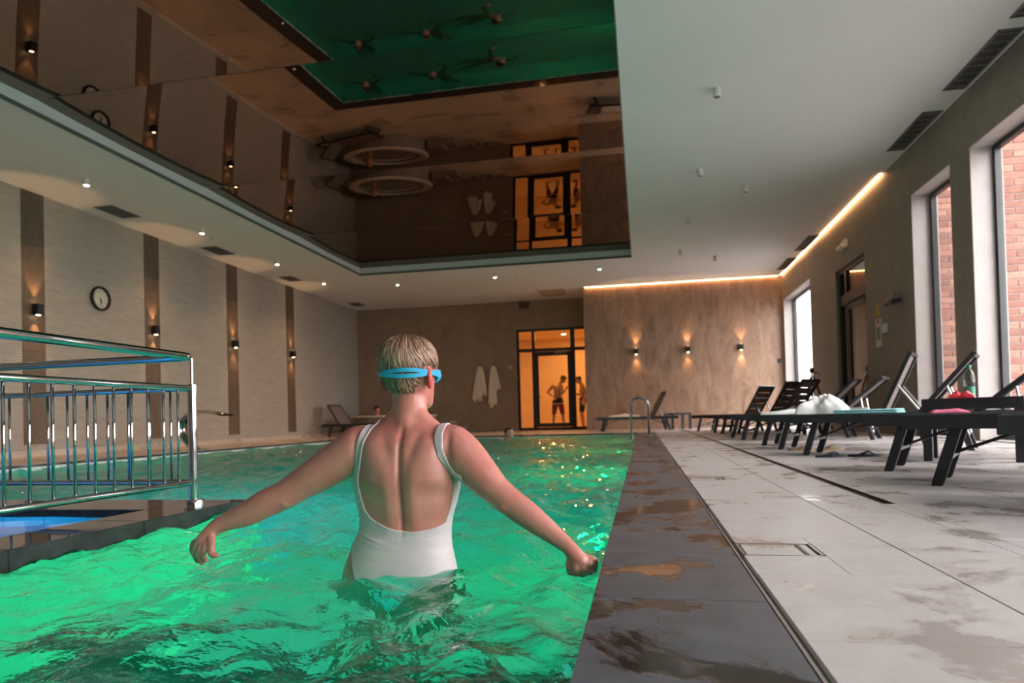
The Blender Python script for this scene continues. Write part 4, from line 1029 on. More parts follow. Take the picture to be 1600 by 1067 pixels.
# ---- the woman in the white swimsuit
wo = empty('person', (-0.745, 2.08, PZ)); tag(wo, 'woman in white low-backed swimsuit and blue goggles wading with arms spread, seen from behind', 'person')
WOFF = Vector((-0.745, 2.08, PZ))
torso = [(-0.7469, 0.4039, 0.0655, 0.056), (-0.7473, 0.3875, 0.1064, 0.068), (-0.7488, 0.3671, 0.1402, 0.084), (-0.7475, 0.3344, 0.1565, 0.098), (-0.7464, 0.2935, 0.1646, 0.106), (-0.7444, 0.2424, 0.1697, 0.110), (-0.7456, 0.1914, 0.1697, 0.108), (-0.7469, 0.1405, 0.1594, 0.099),
         (-0.7502, 0.0936, 0.1471, 0.092), (-0.7556, 0.0488, 0.1471, 0.091), (-0.7674, 0.0038, 0.1593, 0.101), (-0.7752, -0.0533, 0.1776, 0.116), (-0.7776, -0.1043, 0.1888, 0.126), (-0.7793, -0.1755, 0.1969, 0.130), (-0.7826, -0.2671, 0.1897, 0.120), (-0.7817, -0.3179, 0.1713, 0.10)]
armL = [(-0.8613, 2.08, 0.3324, 0.0600), (-0.8968, 2.07, 0.3211, 0.0700), (-0.9414, 2.06, 0.2894, 0.0675), (-1.015, 2.05, 0.2458, 0.0605), (-1.0888, 2.04, 0.204, 0.0517), (-1.14, 2.03, 0.1724, 0.0470), (-1.2025, 2.02, 0.1449, 0.0462), (-1.2651, 2.01, 0.1133, 0.0410), (-1.3276, 2.0, 0.0899, 0.030), (-1.3601, 1.99, 0.0769, 0.0244)]
armR = [(-0.6297, 2.08, 0.3281, 0.0595), (-0.5894, 2.07, 0.3177, 0.0685), (-0.5442, 2.06, 0.2835, 0.0647), (-0.4921, 2.05, 0.2282, 0.0565), (-0.4448, 2.04, 0.1818, 0.0469), (-0.4, 2.03, 0.1479, 0.0435), (-0.3444, 2.02, 0.1088, 0.0412), (-0.2956, 2.01, 0.0743, 0.0342), (-0.2532, 2.0, 0.0442, 0.0273), (-0.2244, 1.99, 0.0239, 0.0224)]
mb = MB()
ring_loft(mb, [(x, 2.085 + (0.012 if z > 0.36 else 0), z, a, d) for x, z, a, d in torso][::-1], 48, 2.35)
cap_tube(mb, armL); cap_tube(mb, armR)
ellipsoid(mb, (-1.130, 2.010, 0.155), (0.024, 0.024, 0.023)); ellipsoid(mb, (-0.412, 2.010, 0.137), (0.024, 0.024, 0.023))       # elbows
cap_tube(mb, [(-0.7365, 2.095, 0.365, 0.078), (-0.737, 2.10, 0.410, 0.0625), (-0.738, 2.108, 0.4574, 0.0545), (-0.738, 2.115, 0.50, 0.057)])
cap_tube(mb, [(-0.82, 2.09, 0.362, 0.040), (-0.775, 2.09, 0.392, 0.045), (-0.745, 2.095, 0.430, 0.042)]); cap_tube(mb, [(-0.66, 2.09, 0.362, 0.040), (-0.70, 2.09, 0.392, 0.045), (-0.732, 2.095, 0.430, 0.042)])
HM = Matrix.Translation((-0.7345, 2.115, 0.437)) @ Matrix.Rotation(R(-13), 4, 'Z') @ Matrix.Rotation(R(2), 4, 'X') @ Matrix.Scale(1.02, 4)
add_head(mb, HM)
for s_ in (-1, 1): ellipsoid(mb, (-0.745 + s_*0.075, 2.165, 0.215), (0.066, 0.055, 0.062))
for s_ in (-1, 1):
    hx = -0.779 + s_*0.092
    ellipsoid(mb, (hx, 2.0, -0.19), (0.085, 0.062, 0.085))
    cap_tube(mb, [(hx, 2.08, -0.20, 0.098), (hx+s_*0.008, 2.07, -0.36, 0.085), (hx+s_*0.012, 2.075, -0.54, 0.062), (hx+s_*0.012, 2.06, -0.60, 0.056), (hx+s_*0.010, 2.045, -0.70, 0.057), (hx+s_*0.008, 2.06, -0.86, 0.041), (hx+s_*0.006, 2.07, -0.97, 0.034)])
    cap_tube(mb, [(hx+s_*0.006, 2.05, -1.012, 0.034), (hx+s_*0.010, 2.12, -1.014, 0.033), (hx+s_*0.016, 2.22, -1.026, 0.022)])
# hands
def hand(palm, kn, mid, tip, thumb, flat):
    mb2 = MB()
    for k in range(4):
        a = Vector(palm[1][:3]); kv, mv, tv = Vector(kn[k]), Vector(mid[k]), Vector(tip[k]); r = (0.0088, 0.0096, 0.0098, 0.0090)[k]
        cap_tube(mb, [tuple(a.lerp(kv, 0.25)) + (0.0125,), tuple(a.lerp(kv, 0.65)) + (0.0120,), tuple(kv) + (r+0.0018,), tuple(mv) + (r,), tuple(tv) + (r*0.85,)], 12)
    cap_tube(mb, palm, 14); cap_tube(mb, thumb, 12)
lerp = lambda a, b, t: tuple(x+(y-x)*t for x, y in zip(a, b))
knL = [(-1.4384, 1.985, 0.0215), (-1.418, 1.968, 0.0150), (-1.3955, 1.958, 0.0100), (-1.376, 1.953, 0.0100)]; tipL = [(-1.447, 2.0, -0.022), (-1.427, 1.988, -0.037), (-1.405, 1.978, -0.040), (-1.386, 1.97, -0.030)]
midL = [lerp(a, b, 0.5) for a, b in zip(knL, tipL)]; midL = [(x-0.006, y-0.004, z) for x, y, z in midL]
hand([(-1.3601, 1.99, 0.0769, 0.0235), (-1.382, 1.983, 0.054, 0.0235), (-1.402, 1.976, 0.030, 0.0225)], knL, midL, tipL, [(-1.3676, 1.972, 0.0474, 0.0130), (-1.3545, 1.955, 0.0177, 0.0122), (-1.3526, 1.95, -0.0040, 0.0105), (-1.334, 1.952, -0.0100, 0.0085)], 0.6)
knR = [(-0.1480, 1.99, -0.0260), (-0.1600, 1.973, -0.0400), (-0.1796, 1.963, -0.0470), (-0.1990, 1.958, -0.0460)]; tipR = [(-0.1510, 2.02, -0.068), (-0.1640, 2.0, -0.084), (-0.1837, 1.99, -0.090), (-0.2010, 1.985, -0.084)]
midR = [lerp(a, b, 0.5) for a, b in zip(knR, tipR)]; midR = [(x+0.003, y-0.010, z+0.012) for x, y, z in midR]; knR = [(x, y, z+0.010) for x, y, z in knR]; tipR = [(x, y, z+0.012) for x, y, z in tipR]
hand([(-0.2244, 1.99, 0.0239, 0.0225), (-0.204, 1.983, 0.001, 0.0245), (-0.186, 1.977, -0.020, 0.0240)], knR, midR, tipR, [(-0.2140, 1.985, -0.0020, 0.0135), (-0.2190, 1.975, -0.0300, 0.0120), (-0.2150, 1.972, -0.0520, 0.0102), (-0.2080, 1.975, -0.0680, 0.0090)], 0.6)
def keep_w(co):
    w_ = np.ones(len(co))
    for c in ((-1.40, 1.975, 0.0), (-0.18, 1.98, -0.04)):
        d = np.linalg.norm(co - np.array(c), axis=1); w_ = np.minimum(w_, np.clip((d-0.06)/0.06, 0.12, 1))
    return w_
me, co = remesh_object(mb, 0.0045, 14, keep_w)
n_ = normals_of(me, co)
# anatomy of the back: spine furrow, muscle columns, shoulder blades
x, y, z = co[:, 0], co[:, 1], co[:, 2]
back = np.clip(-n_[:, 1]*1.6 - 0.2, 0, 1)*(y < 2.10)*(x > -0.93)*(x < -0.54)
G = lambda a, s_: np.exp(-(a/s_)**2)
step = lambda a, lo, hi: np.clip((a-lo)/(hi-lo), 0, 1)**2*(3-2*np.clip((a-lo)/(hi-lo), 0, 1))
xs_sp = -0.733 - 0.03*(z < 0.0)*np.clip(-z, 0, 0.3)
dx = x - xs_sp; vert = step(z, 0.00, 0.10)*(1-step(z, 0.34, 0.42))
d = np.zeros(len(co))
d -= 0.0085*G(dx, 0.0085)*vert + 0.0025*G(dx, 0.022)*vert
d += 0.0050*G(np.abs(dx)-0.040, 0.024)*step(z, 0.02, 0.10)*(1-step(z, 0.24, 0.32))
for s_ in (-1, 1):
    u = (x - (-0.733 + s_*0.088)); tt = (z - 0.29)
    a = u*math.cos(R(-s_*16)) + tt*math.sin(R(-s_*16)); c = -u*math.sin(R(-s_*16)) + tt*math.cos(R(-s_*16))
    d += 0.0115*G(a, 0.042)*G(c, 0.075)
    d -= (0.0065 if s_ > 0 else 0.004)*G(a + s_*0.050, 0.016)*G(c - 0.012, 0.050)
    d -= 0.006*G(z-0.175, 0.03)*G(u - s_*0.02, 0.05)
    d += 0.004*G(z-0.215, 0.02)*G(u, 0.05)
    d -= 0.008*G(u - s_*0.062, 0.012)*G(z-0.325, 0.045)
d += 0.006*G(dx, 0.018)*G(z-0.395, 0.02)
co = co + (d*back)[:, None]*n_
n_ = normals_of(me, co)
tris = tri_faces(me)
# swimsuit outline (x, z) on the back and the front
U = [(-0.8252, 0.45), (-0.8252, 0.407), (-0.839, 0.3815), (-0.8522, 0.3351), (-0.8611, 0.2834), (-0.8722, 0.2369), (-0.8761, 0.211), (-0.8715, 0.1696), (-0.8571, 0.1282), (-0.84, 0.1075), (-0.8195, 0.0931), (-0.7764, 0.0743), (-0.7442, 0.0657), (-0.7067, 0.0614), (-0.6746, 0.0631), (-0.648, 0.0668), (-0.6213, 0.076), (-0.6026, 0.0887), (-0.5878, 0.113), (-0.5787, 0.1407), (-0.5736, 0.1785), (-0.5784, 0.2138), (-0.5933, 0.2494), (-0.6140, 0.285), (-0.6240, 0.3206), (-0.6260, 0.3511), (-0.6240, 0.4017), (-0.6240, 0.45)]
UF = [(-0.8252, 0.45), (-0.8252, 0.38), (-0.835, 0.32), (-0.81, 0.27), (-0.745, 0.245), (-0.68, 0.27), (-0.645, 0.32), (-0.6240, 0.38), (-0.6240, 0.45)]
OUT = [(-0.858, 0.45), (-0.860, 0.4077), (-0.8697, 0.3764), (-0.881, 0.3241), (-0.8897, 0.2665), (-0.8956, 0.2297), (-0.9101, 0.2157), (-0.9305, 0.1797), (-0.9229, 0.1396), (-0.9133, 0.0956), (-0.9185, 0.0557), (-0.9280, 0.0195), (-0.9044, -0.0163), (-0.8886, -0.0659), (-0.8603, -0.129), (-0.803, -0.1969), (-0.7459, -0.30), (-0.6995, -0.2037), (-0.6161, -0.1333), (-0.5605, -0.0839), (-0.5297, -0.0545), (-0.5443, 0.0033), (-0.5511, 0.0518), (-0.5458, 0.1003), (-0.5286, 0.143), (-0.5155, 0.1875), (-0.5246, 0.2205), (-0.5665, 0.2394), (-0.5818, 0.2626), (-0.5950, 0.3012), (-0.5990, 0.3347), (-0.6010, 0.3604), (-0.5990, 0.4064), (-0.5990, 0.45)]
P2 = co[:, [0, 2]]; so = poly_sdf(P2, OUT); su = poly_sdf(P2, U); sf = poly_sdf(P2, UF)
wb_ = np.clip((y - 2.05)/0.05, 0, 1)
s = np.minimum(so, -(su*(1-wb_) + sf*wb_))
# keep arms and head out of the suit
for arm in (armL, armR):
    for (p, q) in zip(arm[2:-1], arm[3:]):
        pa, pb = np.array(p[:3]), np.array(q[:3]); ab = pb-pa; t = np.clip(((co-pa) @ ab)/(ab @ ab), 0, 1); dist = np.linalg.norm(co-pa-t[:, None]*ab, axis=1)
        rr = p[3] + (q[3]-p[3])*t
        s = np.where((dist < rr*1.08) & ((x < -0.925) | (x > -0.545)), np.minimum(s, dist - rr*1.08), s)
s = np.where(z > 0.425, -1, s)
co_l = co - np.array(WOFF)
MAT['skin_backlit'] = skin_mat('backlit_ear_skin', (0.55, 0.06, 0.045), (0.42, 0.03, 0.025), 0.45)  # red glow of light through the ears, painted into the skin colour
body = finish(me, co_l.copy(), 'body', [MAT['skin'], MAT['skin_backlit']], wo)
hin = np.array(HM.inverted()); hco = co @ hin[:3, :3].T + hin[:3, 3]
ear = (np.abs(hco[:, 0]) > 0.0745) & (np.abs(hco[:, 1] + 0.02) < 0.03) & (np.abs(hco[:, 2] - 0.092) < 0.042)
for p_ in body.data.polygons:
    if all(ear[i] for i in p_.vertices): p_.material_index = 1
def suit_mat():
    t = NT('white_swimsuit_fabric'); v = t.pos((1, 1, 1)); a = t.noise(v, 5.0, 3); 
    folds = t.noise(t.pos((3, 3, 16)), 2.2, 3, 0.5, 0.6)
    h = t.n('Math', operation='ADD'); t.set(h.inputs[0], folds); m2 = t.n('Math', operation='MULTIPLY'); t.set(m2.inputs[0], t.noise(v, 500, 2)); m2.inputs[1].default_value = 0.05; t.set(h.inputs[1], m2.outputs[0])
    return t.pbsdf(Base_Color=t.ramp(a, [(0.3, (0.53, 0.44, 0.465)), (0.7, (0.60, 0.50, 0.525))]), Roughness=0.55, Normal=t.bump(h.outputs[0], 0.25, 0.012), Sheen_Weight=0.1)
MAT['suit'] = suit_mat()
# two small drag folds across the small of the back
fold = np.zeros(len(co))
for (x0, z0, ang, L, h) in ((-0.83, 0.035, -18, 0.05, 0.0045), (-0.835, 0.022, -14, 0.035, 0.003)):
    a = (x-x0)*math.cos(R(ang)) + (z-z0)*math.sin(R(ang)); c = -(x-x0)*math.sin(R(ang)) + (z-z0)*math.cos(R(ang)); fold += h*G(a, L)*G(c, 0.0045)
# cloth bridges the spine furrow
offs = 0.0035 + fold + 0.0035*G(dx, 0.012)*back*(z < 0.09)*step(z, 0.0, 0.06)
edge_in = np.clip(1 - np.abs(s - 0.004)/0.004, 0, 1)*0.0012
suit = clip_shell(co_l, n_, tris, s, 0.0035, 'swimsuit', MAT['suit'], wo, 0.002, offs + edge_in)
suit['label'] = 'white swimsuit with deep U-shaped open back'
# beads of water on the skin
rng = np.random.RandomState(4); cand = np.where((s < -0.006) & (z > -0.03) & (z < 0.41) & (n_[:, 1] < 0.1))[0]; pick = rng.choice(cand, 1300, replace=False)
b = MB(); oct_ = [(1,0,0),(0,1,0),(-1,0,0),(0,-1,0)]
for i in pick:
    r = 0.0008 + 0.0014*rng.rand()**2; p = Vector(co_l[i]); nn = Vector(n_[i]); q = nn.to_track_quat('Z', 'Y')
    ring = [p + q @ Vector((r*math.cos(t), r*math.sin(t), 0)) for t in [k*math.pi/3 for k in range(6)]]; r2 = [p + q @ Vector((0.65*r*math.cos(t), 0.65*r*math.sin(t), 0.5*r)) for t in [k*math.pi/3 for k in range(6)]]
    b.add(ring + r2 + [p + nn*r*0.7], [(k, (k+1) % 6, 6+(k+1) % 6, 6+k) for k in range(6)] + [(6+k, 6+(k+1) % 6, 12) for k in range(6)])
dr_ = b.build('water_beads', thin_glass('water_bead', (0.96, 0.96, 0.96), 1.0), wo, smooth=True); dr_['kind'] = 'stuff'

# ---- hair: a dark wet cap with blonde locks combed back over it
def head_pt(az, zz, off):
    """point on the head surface, az = 0 at the back of the head, in head space"""
    for i in range(len(HEAD)-1):
        if HEAD[i][2] <= zz <= HEAD[i+1][2] or i == len(HEAD)-2:
            t = (zz-HEAD[i][2])/(HEAD[i+1][2]-HEAD[i][2]); t = min(max(t, 0), 1); r_ = [HEAD[i][k]+(HEAD[i+1][k]-HEAD[i][k])*t for k in range(5)]; break
    c, s_ = math.sin(az), -math.cos(az); pw = 2/2.15
    return Vector((r_[0] + (r_[3]+off)*math.copysign(abs(c)**pw, c), r_[1] + (r_[4]+off)*math.copysign(abs(s_)**pw, s_), zz))
def hair_mat(name, c1, c2):
    t = NT(name); v = t.pos((60, 60, 7), obj=True); a = t.noise(v, 2.5, 3)
    return t.pbsdf(Base_Color=t.ramp(a, [(0.3, c1), (0.7, c2)]), Roughness=0.36, Normal=t.bump(a, 0.5, 0.002))
def hairline(az):
    a = abs(math.degrees(az))
    if a < 26: return 0.036 + 0.006*math.sin(11*az)
    if a < 64: return 0.036 + (a-26)/38*0.048 + 0.004*math.sin(17*az)
    if a < 74: return 0.084 + (a-64)/10*0.050
    if a < 112: return 0.134 - 0.008*(a > 95)
    return 0.125 + (a-112)/68*0.065
MAT['hair_dark'] = hair_mat('wet_dark_blonde_hair', (0.055, 0.032, 0.018), (0.16, 0.10, 0.058)); MAT['hair_blonde'] = hair_mat('blonde_hair_lock', (0.13, 0.06, 0.036), (0.40, 0.235, 0.165))
HL = Matrix.Translation(-WOFF) @ HM
v = []; f = []; NA, NZ = 96, 26
for j in range(NZ+1):
    for i in range(NA):
        az = -math.pi + 2*math.pi*i/NA; t = j/NZ; zz = hairline(az) + (0.2305-hairline(az))*t**0.8
        off = 0.0075*min(1, t*2.6+0.12) + 0.0012*math.sin(23*az+9*t); p = head_pt(az, min(zz, 0.2299), off); p.z += 0.007*max(0, (zz-0.19)/0.04)
        v.append(tuple(HL @ p))
for j in range(NZ):
    for i in range(NA): f.append((j*NA+i, j*NA+(i+1) % NA, (j+1)*NA+(i+1) % NA, (j+1)*NA+i))
f.append(tuple(NZ*NA+i for i in range(NA)))
b = MB(); b.v = v; b.f = f; hair = b.build('hair', MAT['hair_dark'], wo, smooth=True); hair['label'] = 'short wet blonde hair'
rng = np.random.RandomState(12); b = MB()
for k in range(520):
    az0 = rng.uniform(-2.6, 2.6); low = hairline(az0) + rng.uniform(-0.008, 0.02)
    upper = rng.rand() < 0.72
    z_end = (0.118 + rng.uniform(-0.006, 0.02)) if upper else low
    z_end = max(z_end, low); z0 = rng.uniform(0.17, 0.2285) if upper else rng.uniform(0.085, 0.125)
    if z0 - z_end < 0.015: continue
    if not upper and az0 < 0.0 and rng.rand() < 0.8: continue
    tw = rng.uniform(-0.22, 0.22); pts = []; rs = []; o0 = rng.uniform(0.0065, 0.0105); w0 = rng.uniform(0.0011, 0.0026)
    for q in range(9):
        t = q/8; zz = z0 + (z_end-z0)*t; az = az0*(0.75+0.25*t) + tw*t*t + 0.03*math.sin(5*t+k)
        p = head_pt(az, min(zz, 0.2295), o0*(1-0.25*t)); p.z += 0.007*max(0, (zz-0.19)/0.04); p = p if upper else head_pt(az, min(zz, 0.2295), o0*(0.75-0.6*t)); pts.append(tuple(HL @ p)); rs.append(w0*(0.55+0.9*math.sin(math.pi*min(1, 0.15+t*0.75)))*(1-0.8*max(0, t-0.7)/0.3))
    b.tube(pts, rs, 5)
lk = b.build('hair_locks', MAT['hair_blonde'], hair, smooth=True); lk['kind'] = 'stuff'
# ---- goggles with a doubled blue strap
MAT['strap_blue'] = plain('blue_silicone_strap', (0.03, 0.33, 0.55), 0.35, var=0.1)
gg = empty('goggles', (0, 0, 0)); gg.parent = wo; gg.location = HL.translation
def strap(zf, name, wdt, o_add):
    v = []; f = []; n = 80
    for i in range(n):
        az = -math.pi*0.80 + 2*math.pi*0.80*i/(n-1); zc = zf(az)
        for (du, do) in ((-1, 0), (-1, 1), (1, 1), (1, 0)):
            p = head_pt(az, zc + du*wdt/2, 0.0105 + o_add(az) + do*0.0035); v.append(tuple((HL @ p) - HL.translation))
    for i in range(n-1):
        for k in range(4): f.append((i*4+k, i*4+(k+1) % 4, (i+1)*4+(k+1) % 4, (i+1)*4+k))
    b = MB(); b.v = v; b.f = f; return b.build(name, MAT['strap_blue'], gg, auto=50)
strap(lambda a: 0.112 + 0.005*math.sin(1.9*a+0.3) + 0.006*math.cos(a), 'strap', 0.0125, lambda a: 0.0)
strap(lambda a: 0.110 - 0.006*math.sin(1.9*a+0.3) - 0.002*math.cos(2*a), 'strap', 0.0125, lambda a: 0.0022)
for s_ in (-1, 1):
    c = HL @ Vector((s_*0.034, 0.092, 0.108)) - HL.translation
    MB().lathe([(0.024, -0.012), (0.026, 0.0), (0.021, 0.012), (0.0, 0.014)], 20, c=c, m=Matrix.Rotation(R(-13), 4, 'Z') @ Matrix.Rotation(R(-90), 4, 'X')).build('eye_cup', MAT['strap_blue'], gg, auto=50)
# ------------------------------------------------------------------ the other people
def V3(p): return Vector(p)
def figure(label, pelvis, chest, neck, head_m, sh, arms, hips, legs, skin, hair_col, shorts=None, sc_=1.0, voxel=0.012, fwd=(0, -1, 0), hands=True):
    root = empty('person', (pelvis[0], pelvis[1], 0)); tag(root, label, 'person'); off = Vector((pelvis[0], pelvis[1], 0))
    mb = MB(); P, C_, N = V3(pelvis), V3(chest), V3(neck)
    side = (V3(sh[1]) - V3(sh[0])).normalized(); ang = math.atan2(side.y, side.x)
    rm = Matrix.Rotation(ang, 4, 'Z')
    rings = []
    for t, a, b in ((-0.25, 0.12, 0.09), (0.0, 0.155, 0.105), (0.3, 0.145, 0.095), (0.6, 0.155, 0.10), (0.9, 0.175, 0.11), (1.15, 0.17, 0.10), (1.35, 0.12, 0.075)):
        c = P + (C_-P)*t; rings.append((c, a*sc_, b*sc_))
    v = []; f = []; n = 24
    for c, a, b in rings:
        for k in range(n):
            t = 2*math.pi*k/n; v.append(c + rm @ Vector((a*math.cos(t), b*math.sin(t), 0)))
    for i in range(len(rings)-1):
        for k in range(n): f.append((i*n+k, i*n+(k+1) % n, (i+1)*n+(k+1) % n, (i+1)*n+k))
    f.append(tuple(range(n-1, -1, -1))); f.append(tuple((len(rings)-1)*n+k for k in range(n))); mb.add(v, f)
    cap_tube(mb, [tuple(C_.lerp(N, 0.6)) + (0.075*sc_,), tuple(N) + (0.055*sc_,), tuple(head_m @ Vector((0, -0.01, 0.06))) + (0.055*sc_,)], 14)
    add_head(mb, head_m)
    for s_, arm in zip(sh, arms):
        a, e_, h_ = V3(s_), V3(arm[0]), V3(arm[1])
        cap_tube(mb, [tuple(C_.lerp(a, 0.7)) + (0.06*sc_,), tuple(a) + (0.06*sc_,), tuple(a.lerp(e_, 0.5)) + (0.05*sc_,), tuple(e_) + (0.04*sc_,), tuple(e_.lerp(h_, 0.35)) + (0.042*sc_,), tuple(h_) + (0.026*sc_,)], 12)
        d = (h_-e_).normalized(); u = d.cross(Vector((0, 0, 1))); u = u.normalized() if u.length > 0.1 else Vector((1, 0, 0)); w_ = d.cross(u)
        cap_tube(mb, [tuple(h_) + (0.028*sc_,), tuple(h_ + d*0.045) + (0.036*sc_,), tuple(h_ + d*0.08) + (0.034*sc_,)], 12)
        for k in range(4):
            o_ = u*(k-1.5)*0.021; L = (0.06, 0.075, 0.08, 0.07)[k]
            cap_tube(mb, [tuple(h_ + d*0.07 + o_) + (0.0125,), tuple(h_ + d*(0.07+L*0.5) + o_ + w_*0.01) + (0.0115,), tuple(h_ + d*(0.07+L*0.9) + o_ + w_*0.035) + (0.0105,)], 8)
        cap_tube(mb, [tuple(h_ + d*0.02 + u*0.025) + (0.015,), tuple(h_ + d*0.06 + u*0.06) + (0.0125,), tuple(h_ + d*0.095 + u*0.06) + (0.011,)], 8)
    for h_, lg in zip(hips, legs):
        a, k_, ft = V3(h_), V3(lg[0]), V3(lg[1]); F = Vector(fwd)
        cap_tube(mb, [tuple(a) + (0.092*sc_,), tuple(a.lerp(k_, 0.5)) + (0.078*sc_,), tuple(k_) + (0.056*sc_,), tuple(k_.lerp(ft, 0.3)) + (0.058*sc_,), tuple(k_.lerp(ft, 0.75)) + (0.038*sc_,), tuple(ft) + (0.036*sc_,)], 14)
        cap_tube(mb, [tuple(ft - F*0.03 + Vector((0, 0, -0.03))) + (0.036*sc_,), tuple(ft + F*0.08 + Vector((0, 0, -0.035))) + (0.034*sc_,), tuple(ft + F*0.17 + Vector((0, 0, -0.045))) + (0.024*sc_,)], 10)
    me, co = remesh_object(mb, voxel, 4); nr = normals_of(me, co); tr = tri_faces(me); cl = co - np.array(off)
    finish(me, cl.copy(), 'body', [skin], root)
    inv = np.array(head_m.inverted()); hc = co @ inv[:3, :3].T + inv[:3, 3]
    az = np.degrees(np.abs(np.arctan2(hc[:, 0], -hc[:, 1]))); hl = np.where(az < 75, 0.055, np.where(az < 105, 0.12, 0.175))
    inside = (np.abs(hc[:, 0]) < 0.13) & (np.abs(hc[:, 1]) < 0.16)
    s = np.where(inside, hc[:, 2] - hl, -1.0)
    clip_shell(cl, nr, tr, s, 0.014, 'hair', hair_col, root, 0.004)
    if shorts:
        hp = (V3(hips[0]) + V3(hips[1]))/2; rad = np.hypot(co[:, 0]-hp.x, co[:, 1]-hp.y)
        for nm, z0, z1, mt in shorts:
            s = np.where(rad < 0.34, np.minimum(co[:, 2]-z0, z1-co[:, 2]), -1.0)
            for arm in arms:
                s = np.where(np.linalg.norm(co - np.array(arm[1]), axis=1) < 0.16, -1.0, s)
            clip_shell(cl, nr, tr, s, 0.016, nm, mt, root, 0.006)
    return root
MAT['hair_brown'] = hair_mat('dark_brown_hair', (0.018, 0.010, 0.006), (0.06, 0.035, 0.02))
MAT['shorts_black'] = cloth_mat('black_swim_shorts', (0.012, 0.010, 0.012)); MAT['shorts_red'] = cloth_mat('dark_red_swim_shorts', (0.22, 0.012, 0.012)); MAT['shorts_navy'] = cloth_mat('navy_swim_shorts', (0.02, 0.014, 0.03)); MAT['band_white'] = cloth_mat('white_waist_band', (0.6, 0.5, 0.45))
def head_at(p, face_deg, tilt=0): return Matrix.Translation(p) @ Matrix.Rotation(R(face_deg-90), 4, 'Z') @ Matrix.Rotation(R(-tilt), 4, 'X')
figure('man in dark red swim shorts standing in the orange corridor, looking down, hand on hip', (-2.74, 22.6, 0.98), (-2.73, 22.6, 1.32), (-2.64, 22.57, 1.52), head_at((-2.585, 22.56, 1.555), -25, 28), ((-2.90, 22.66, 1.45), (-2.60, 22.50, 1.43)),
       (((-3.09, 22.66, 1.24), (-2.90, 22.50, 1.10)), ((-2.58, 22.42, 1.17), (-2.43, 22.36, 1.33))), ((-2.83, 22.63, 0.92), (-2.66, 22.57, 0.92)), (((-2.88, 22.58, 0.52), (-2.93, 22.62, 0.075)), ((-2.59, 22.53, 0.52), (-2.55, 22.58, 0.075))), MAT['skin_tan'], MAT['hair_brown'],
       [('shorts_top', 0.87, 1.04, MAT['shorts_black']), ('white_band', 0.83, 0.872, MAT['band_white']), ('shorts_legs', 0.50, 0.832, MAT['shorts_red'])], fwd=(0.85, -0.5, 0))
figure('man in navy swim shorts partly hidden by the door frame in the corridor', (-1.93, 22.75, 0.95), (-1.93, 22.75, 1.28), (-1.97, 22.73, 1.49), head_at((-2.02, 22.72, 1.515), 205, 18), ((-1.96, 22.93, 1.42), (-1.90, 22.56, 1.42)),
       (((-2.02, 23.0, 1.14), (-2.24, 22.85, 1.17)), ((-1.80, 22.55, 1.13), (-1.87, 22.48, 0.90))), ((-1.94, 22.84, 0.90), (-1.93, 22.66, 0.90)), (((-1.99, 22.86, 0.50), (-1.95, 22.88, 0.075)), ((-1.95, 22.62, 0.50), (-1.90, 22.64, 0.075))), MAT['skin_tan'], MAT['hair_brown'],
       [('shorts', 0.56, 1.02, MAT['shorts_navy'])], fwd=(-0.9, -0.4, 0))
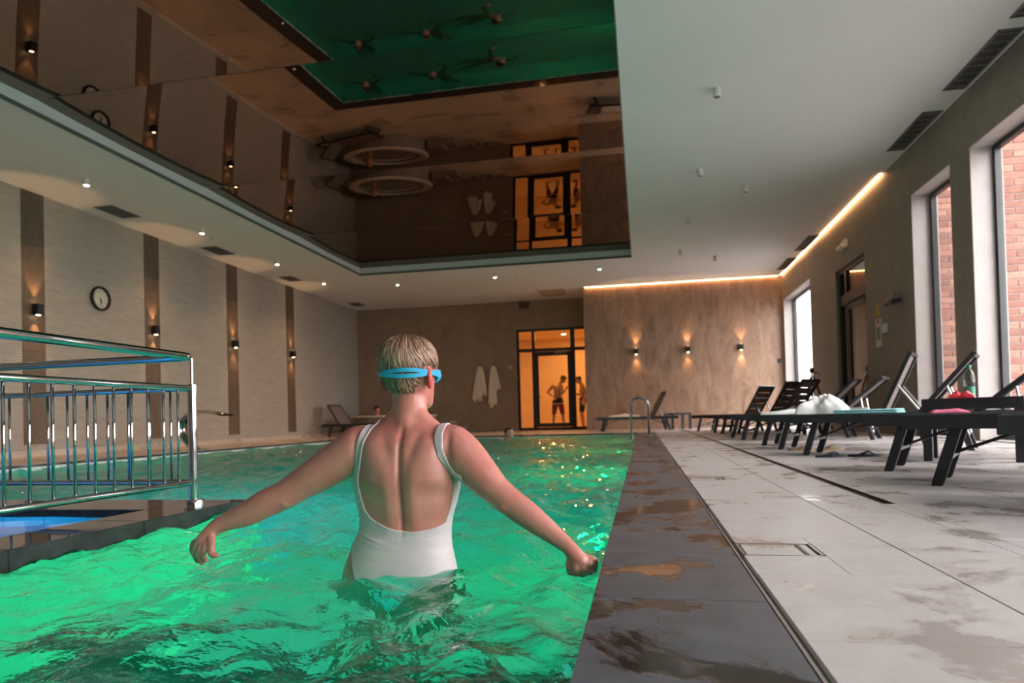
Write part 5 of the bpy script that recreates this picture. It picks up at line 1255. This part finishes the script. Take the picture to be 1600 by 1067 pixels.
def swimmer(label, x, y, face, skin, hz=0.0, reach=(0.5, -0.1)):
    F = Vector((math.cos(R(face)), math.sin(R(face)), 0)); S = Vector((-F.y, F.x, 0)); c = Vector((x, y, WZ + hz))
    pel = c - F*0.62 + Vector((0, 0, -0.32)); ch = c - F*0.30 + Vector((0, 0, -0.16)); nk = c - F*0.06 + Vector((0, 0, -0.02))
    s1, s2 = ch + F*0.16 + S*0.19 + Vector((0, 0, 0.06)), ch + F*0.16 - S*0.19 + Vector((0, 0, 0.06))
    figure(label, tuple(pel), tuple(ch), tuple(nk), head_at(tuple(c + Vector((0, 0, -0.01))), face, -6), (tuple(s1), tuple(s2)),
           ((tuple(s1 + F*0.15 + S*0.16 + Vector((0, 0, -0.06))), tuple(s1 + F*0.34 + S*0.10 + Vector((0, 0, 0.0)))), (tuple(s2 + F*0.10 - S*0.20 + Vector((0, 0, -0.05))), tuple(s2 + F*0.26 - S*0.26 + Vector((0, 0, 0.04))))),
           (tuple(pel + S*0.09), tuple(pel - S*0.09)), ((tuple(pel + S*0.12 - F*0.38 + Vector((0, 0, -0.12))), tuple(pel + S*0.13 - F*0.74 + Vector((0, 0, -0.16)))), (tuple(pel - S*0.12 - F*0.36 + Vector((0, 0, -0.16))), tuple(pel - S*0.14 - F*0.70 + Vector((0, 0, -0.24))))), skin, MAT['hair_brown'], voxel=0.014, fwd=tuple(-F))
swimmer('dark-haired swimmer low in the water near the far pool edge', -2.78, 14.25, -30, MAT['skin_tan'], 0.05)
swimmer('swimmer seen only in the ceiling mirror, hidden behind the woman, nearer the glazed door', -4.45, 14.6, -100, MAT['skin_dark'], 0.0)
swimmer('swimmer seen only in the ceiling mirror, hidden behind the woman, nearer the left wall', -6.1, 14.7, -80, MAT['skin_dark'], 0.0)
# bather in the whirlpool: seated, only the head above the rim
c = Vector((-8.15, 20.2, 0.66))
figure('dark-haired bather sitting in the whirlpool, only the head above its rim', (c.x, c.y-0.02, 0.22), (c.x, c.y, 0.46), (c.x, c.y, 0.63), head_at(tuple(c), -20, 4), ((c.x-0.05, c.y+0.17, 0.56), (c.x+0.05, c.y-0.17, 0.56)),
       (((c.x+0.12, c.y+0.22, 0.38), (c.x+0.34, c.y+0.16, 0.34)), ((c.x+0.20, c.y-0.26, 0.40), (c.x+0.40, c.y-0.22, 0.36))), ((c.x+0.02, c.y+0.08, 0.22), (c.x+0.06, c.y-0.10, 0.22)), (((c.x+0.44, c.y+0.06, 0.26), (c.x+0.80, c.y+0.04, 0.20)), ((c.x+0.46, c.y-0.16, 0.26), (c.x+0.82, c.y-0.18, 0.20))), skin_mat('flushed_skin', (0.60, 0.22, 0.13), (0.5, 0.16, 0.09), 0.45), MAT['hair_brown'], voxel=0.014, fwd=(0.9, -0.2, 0))
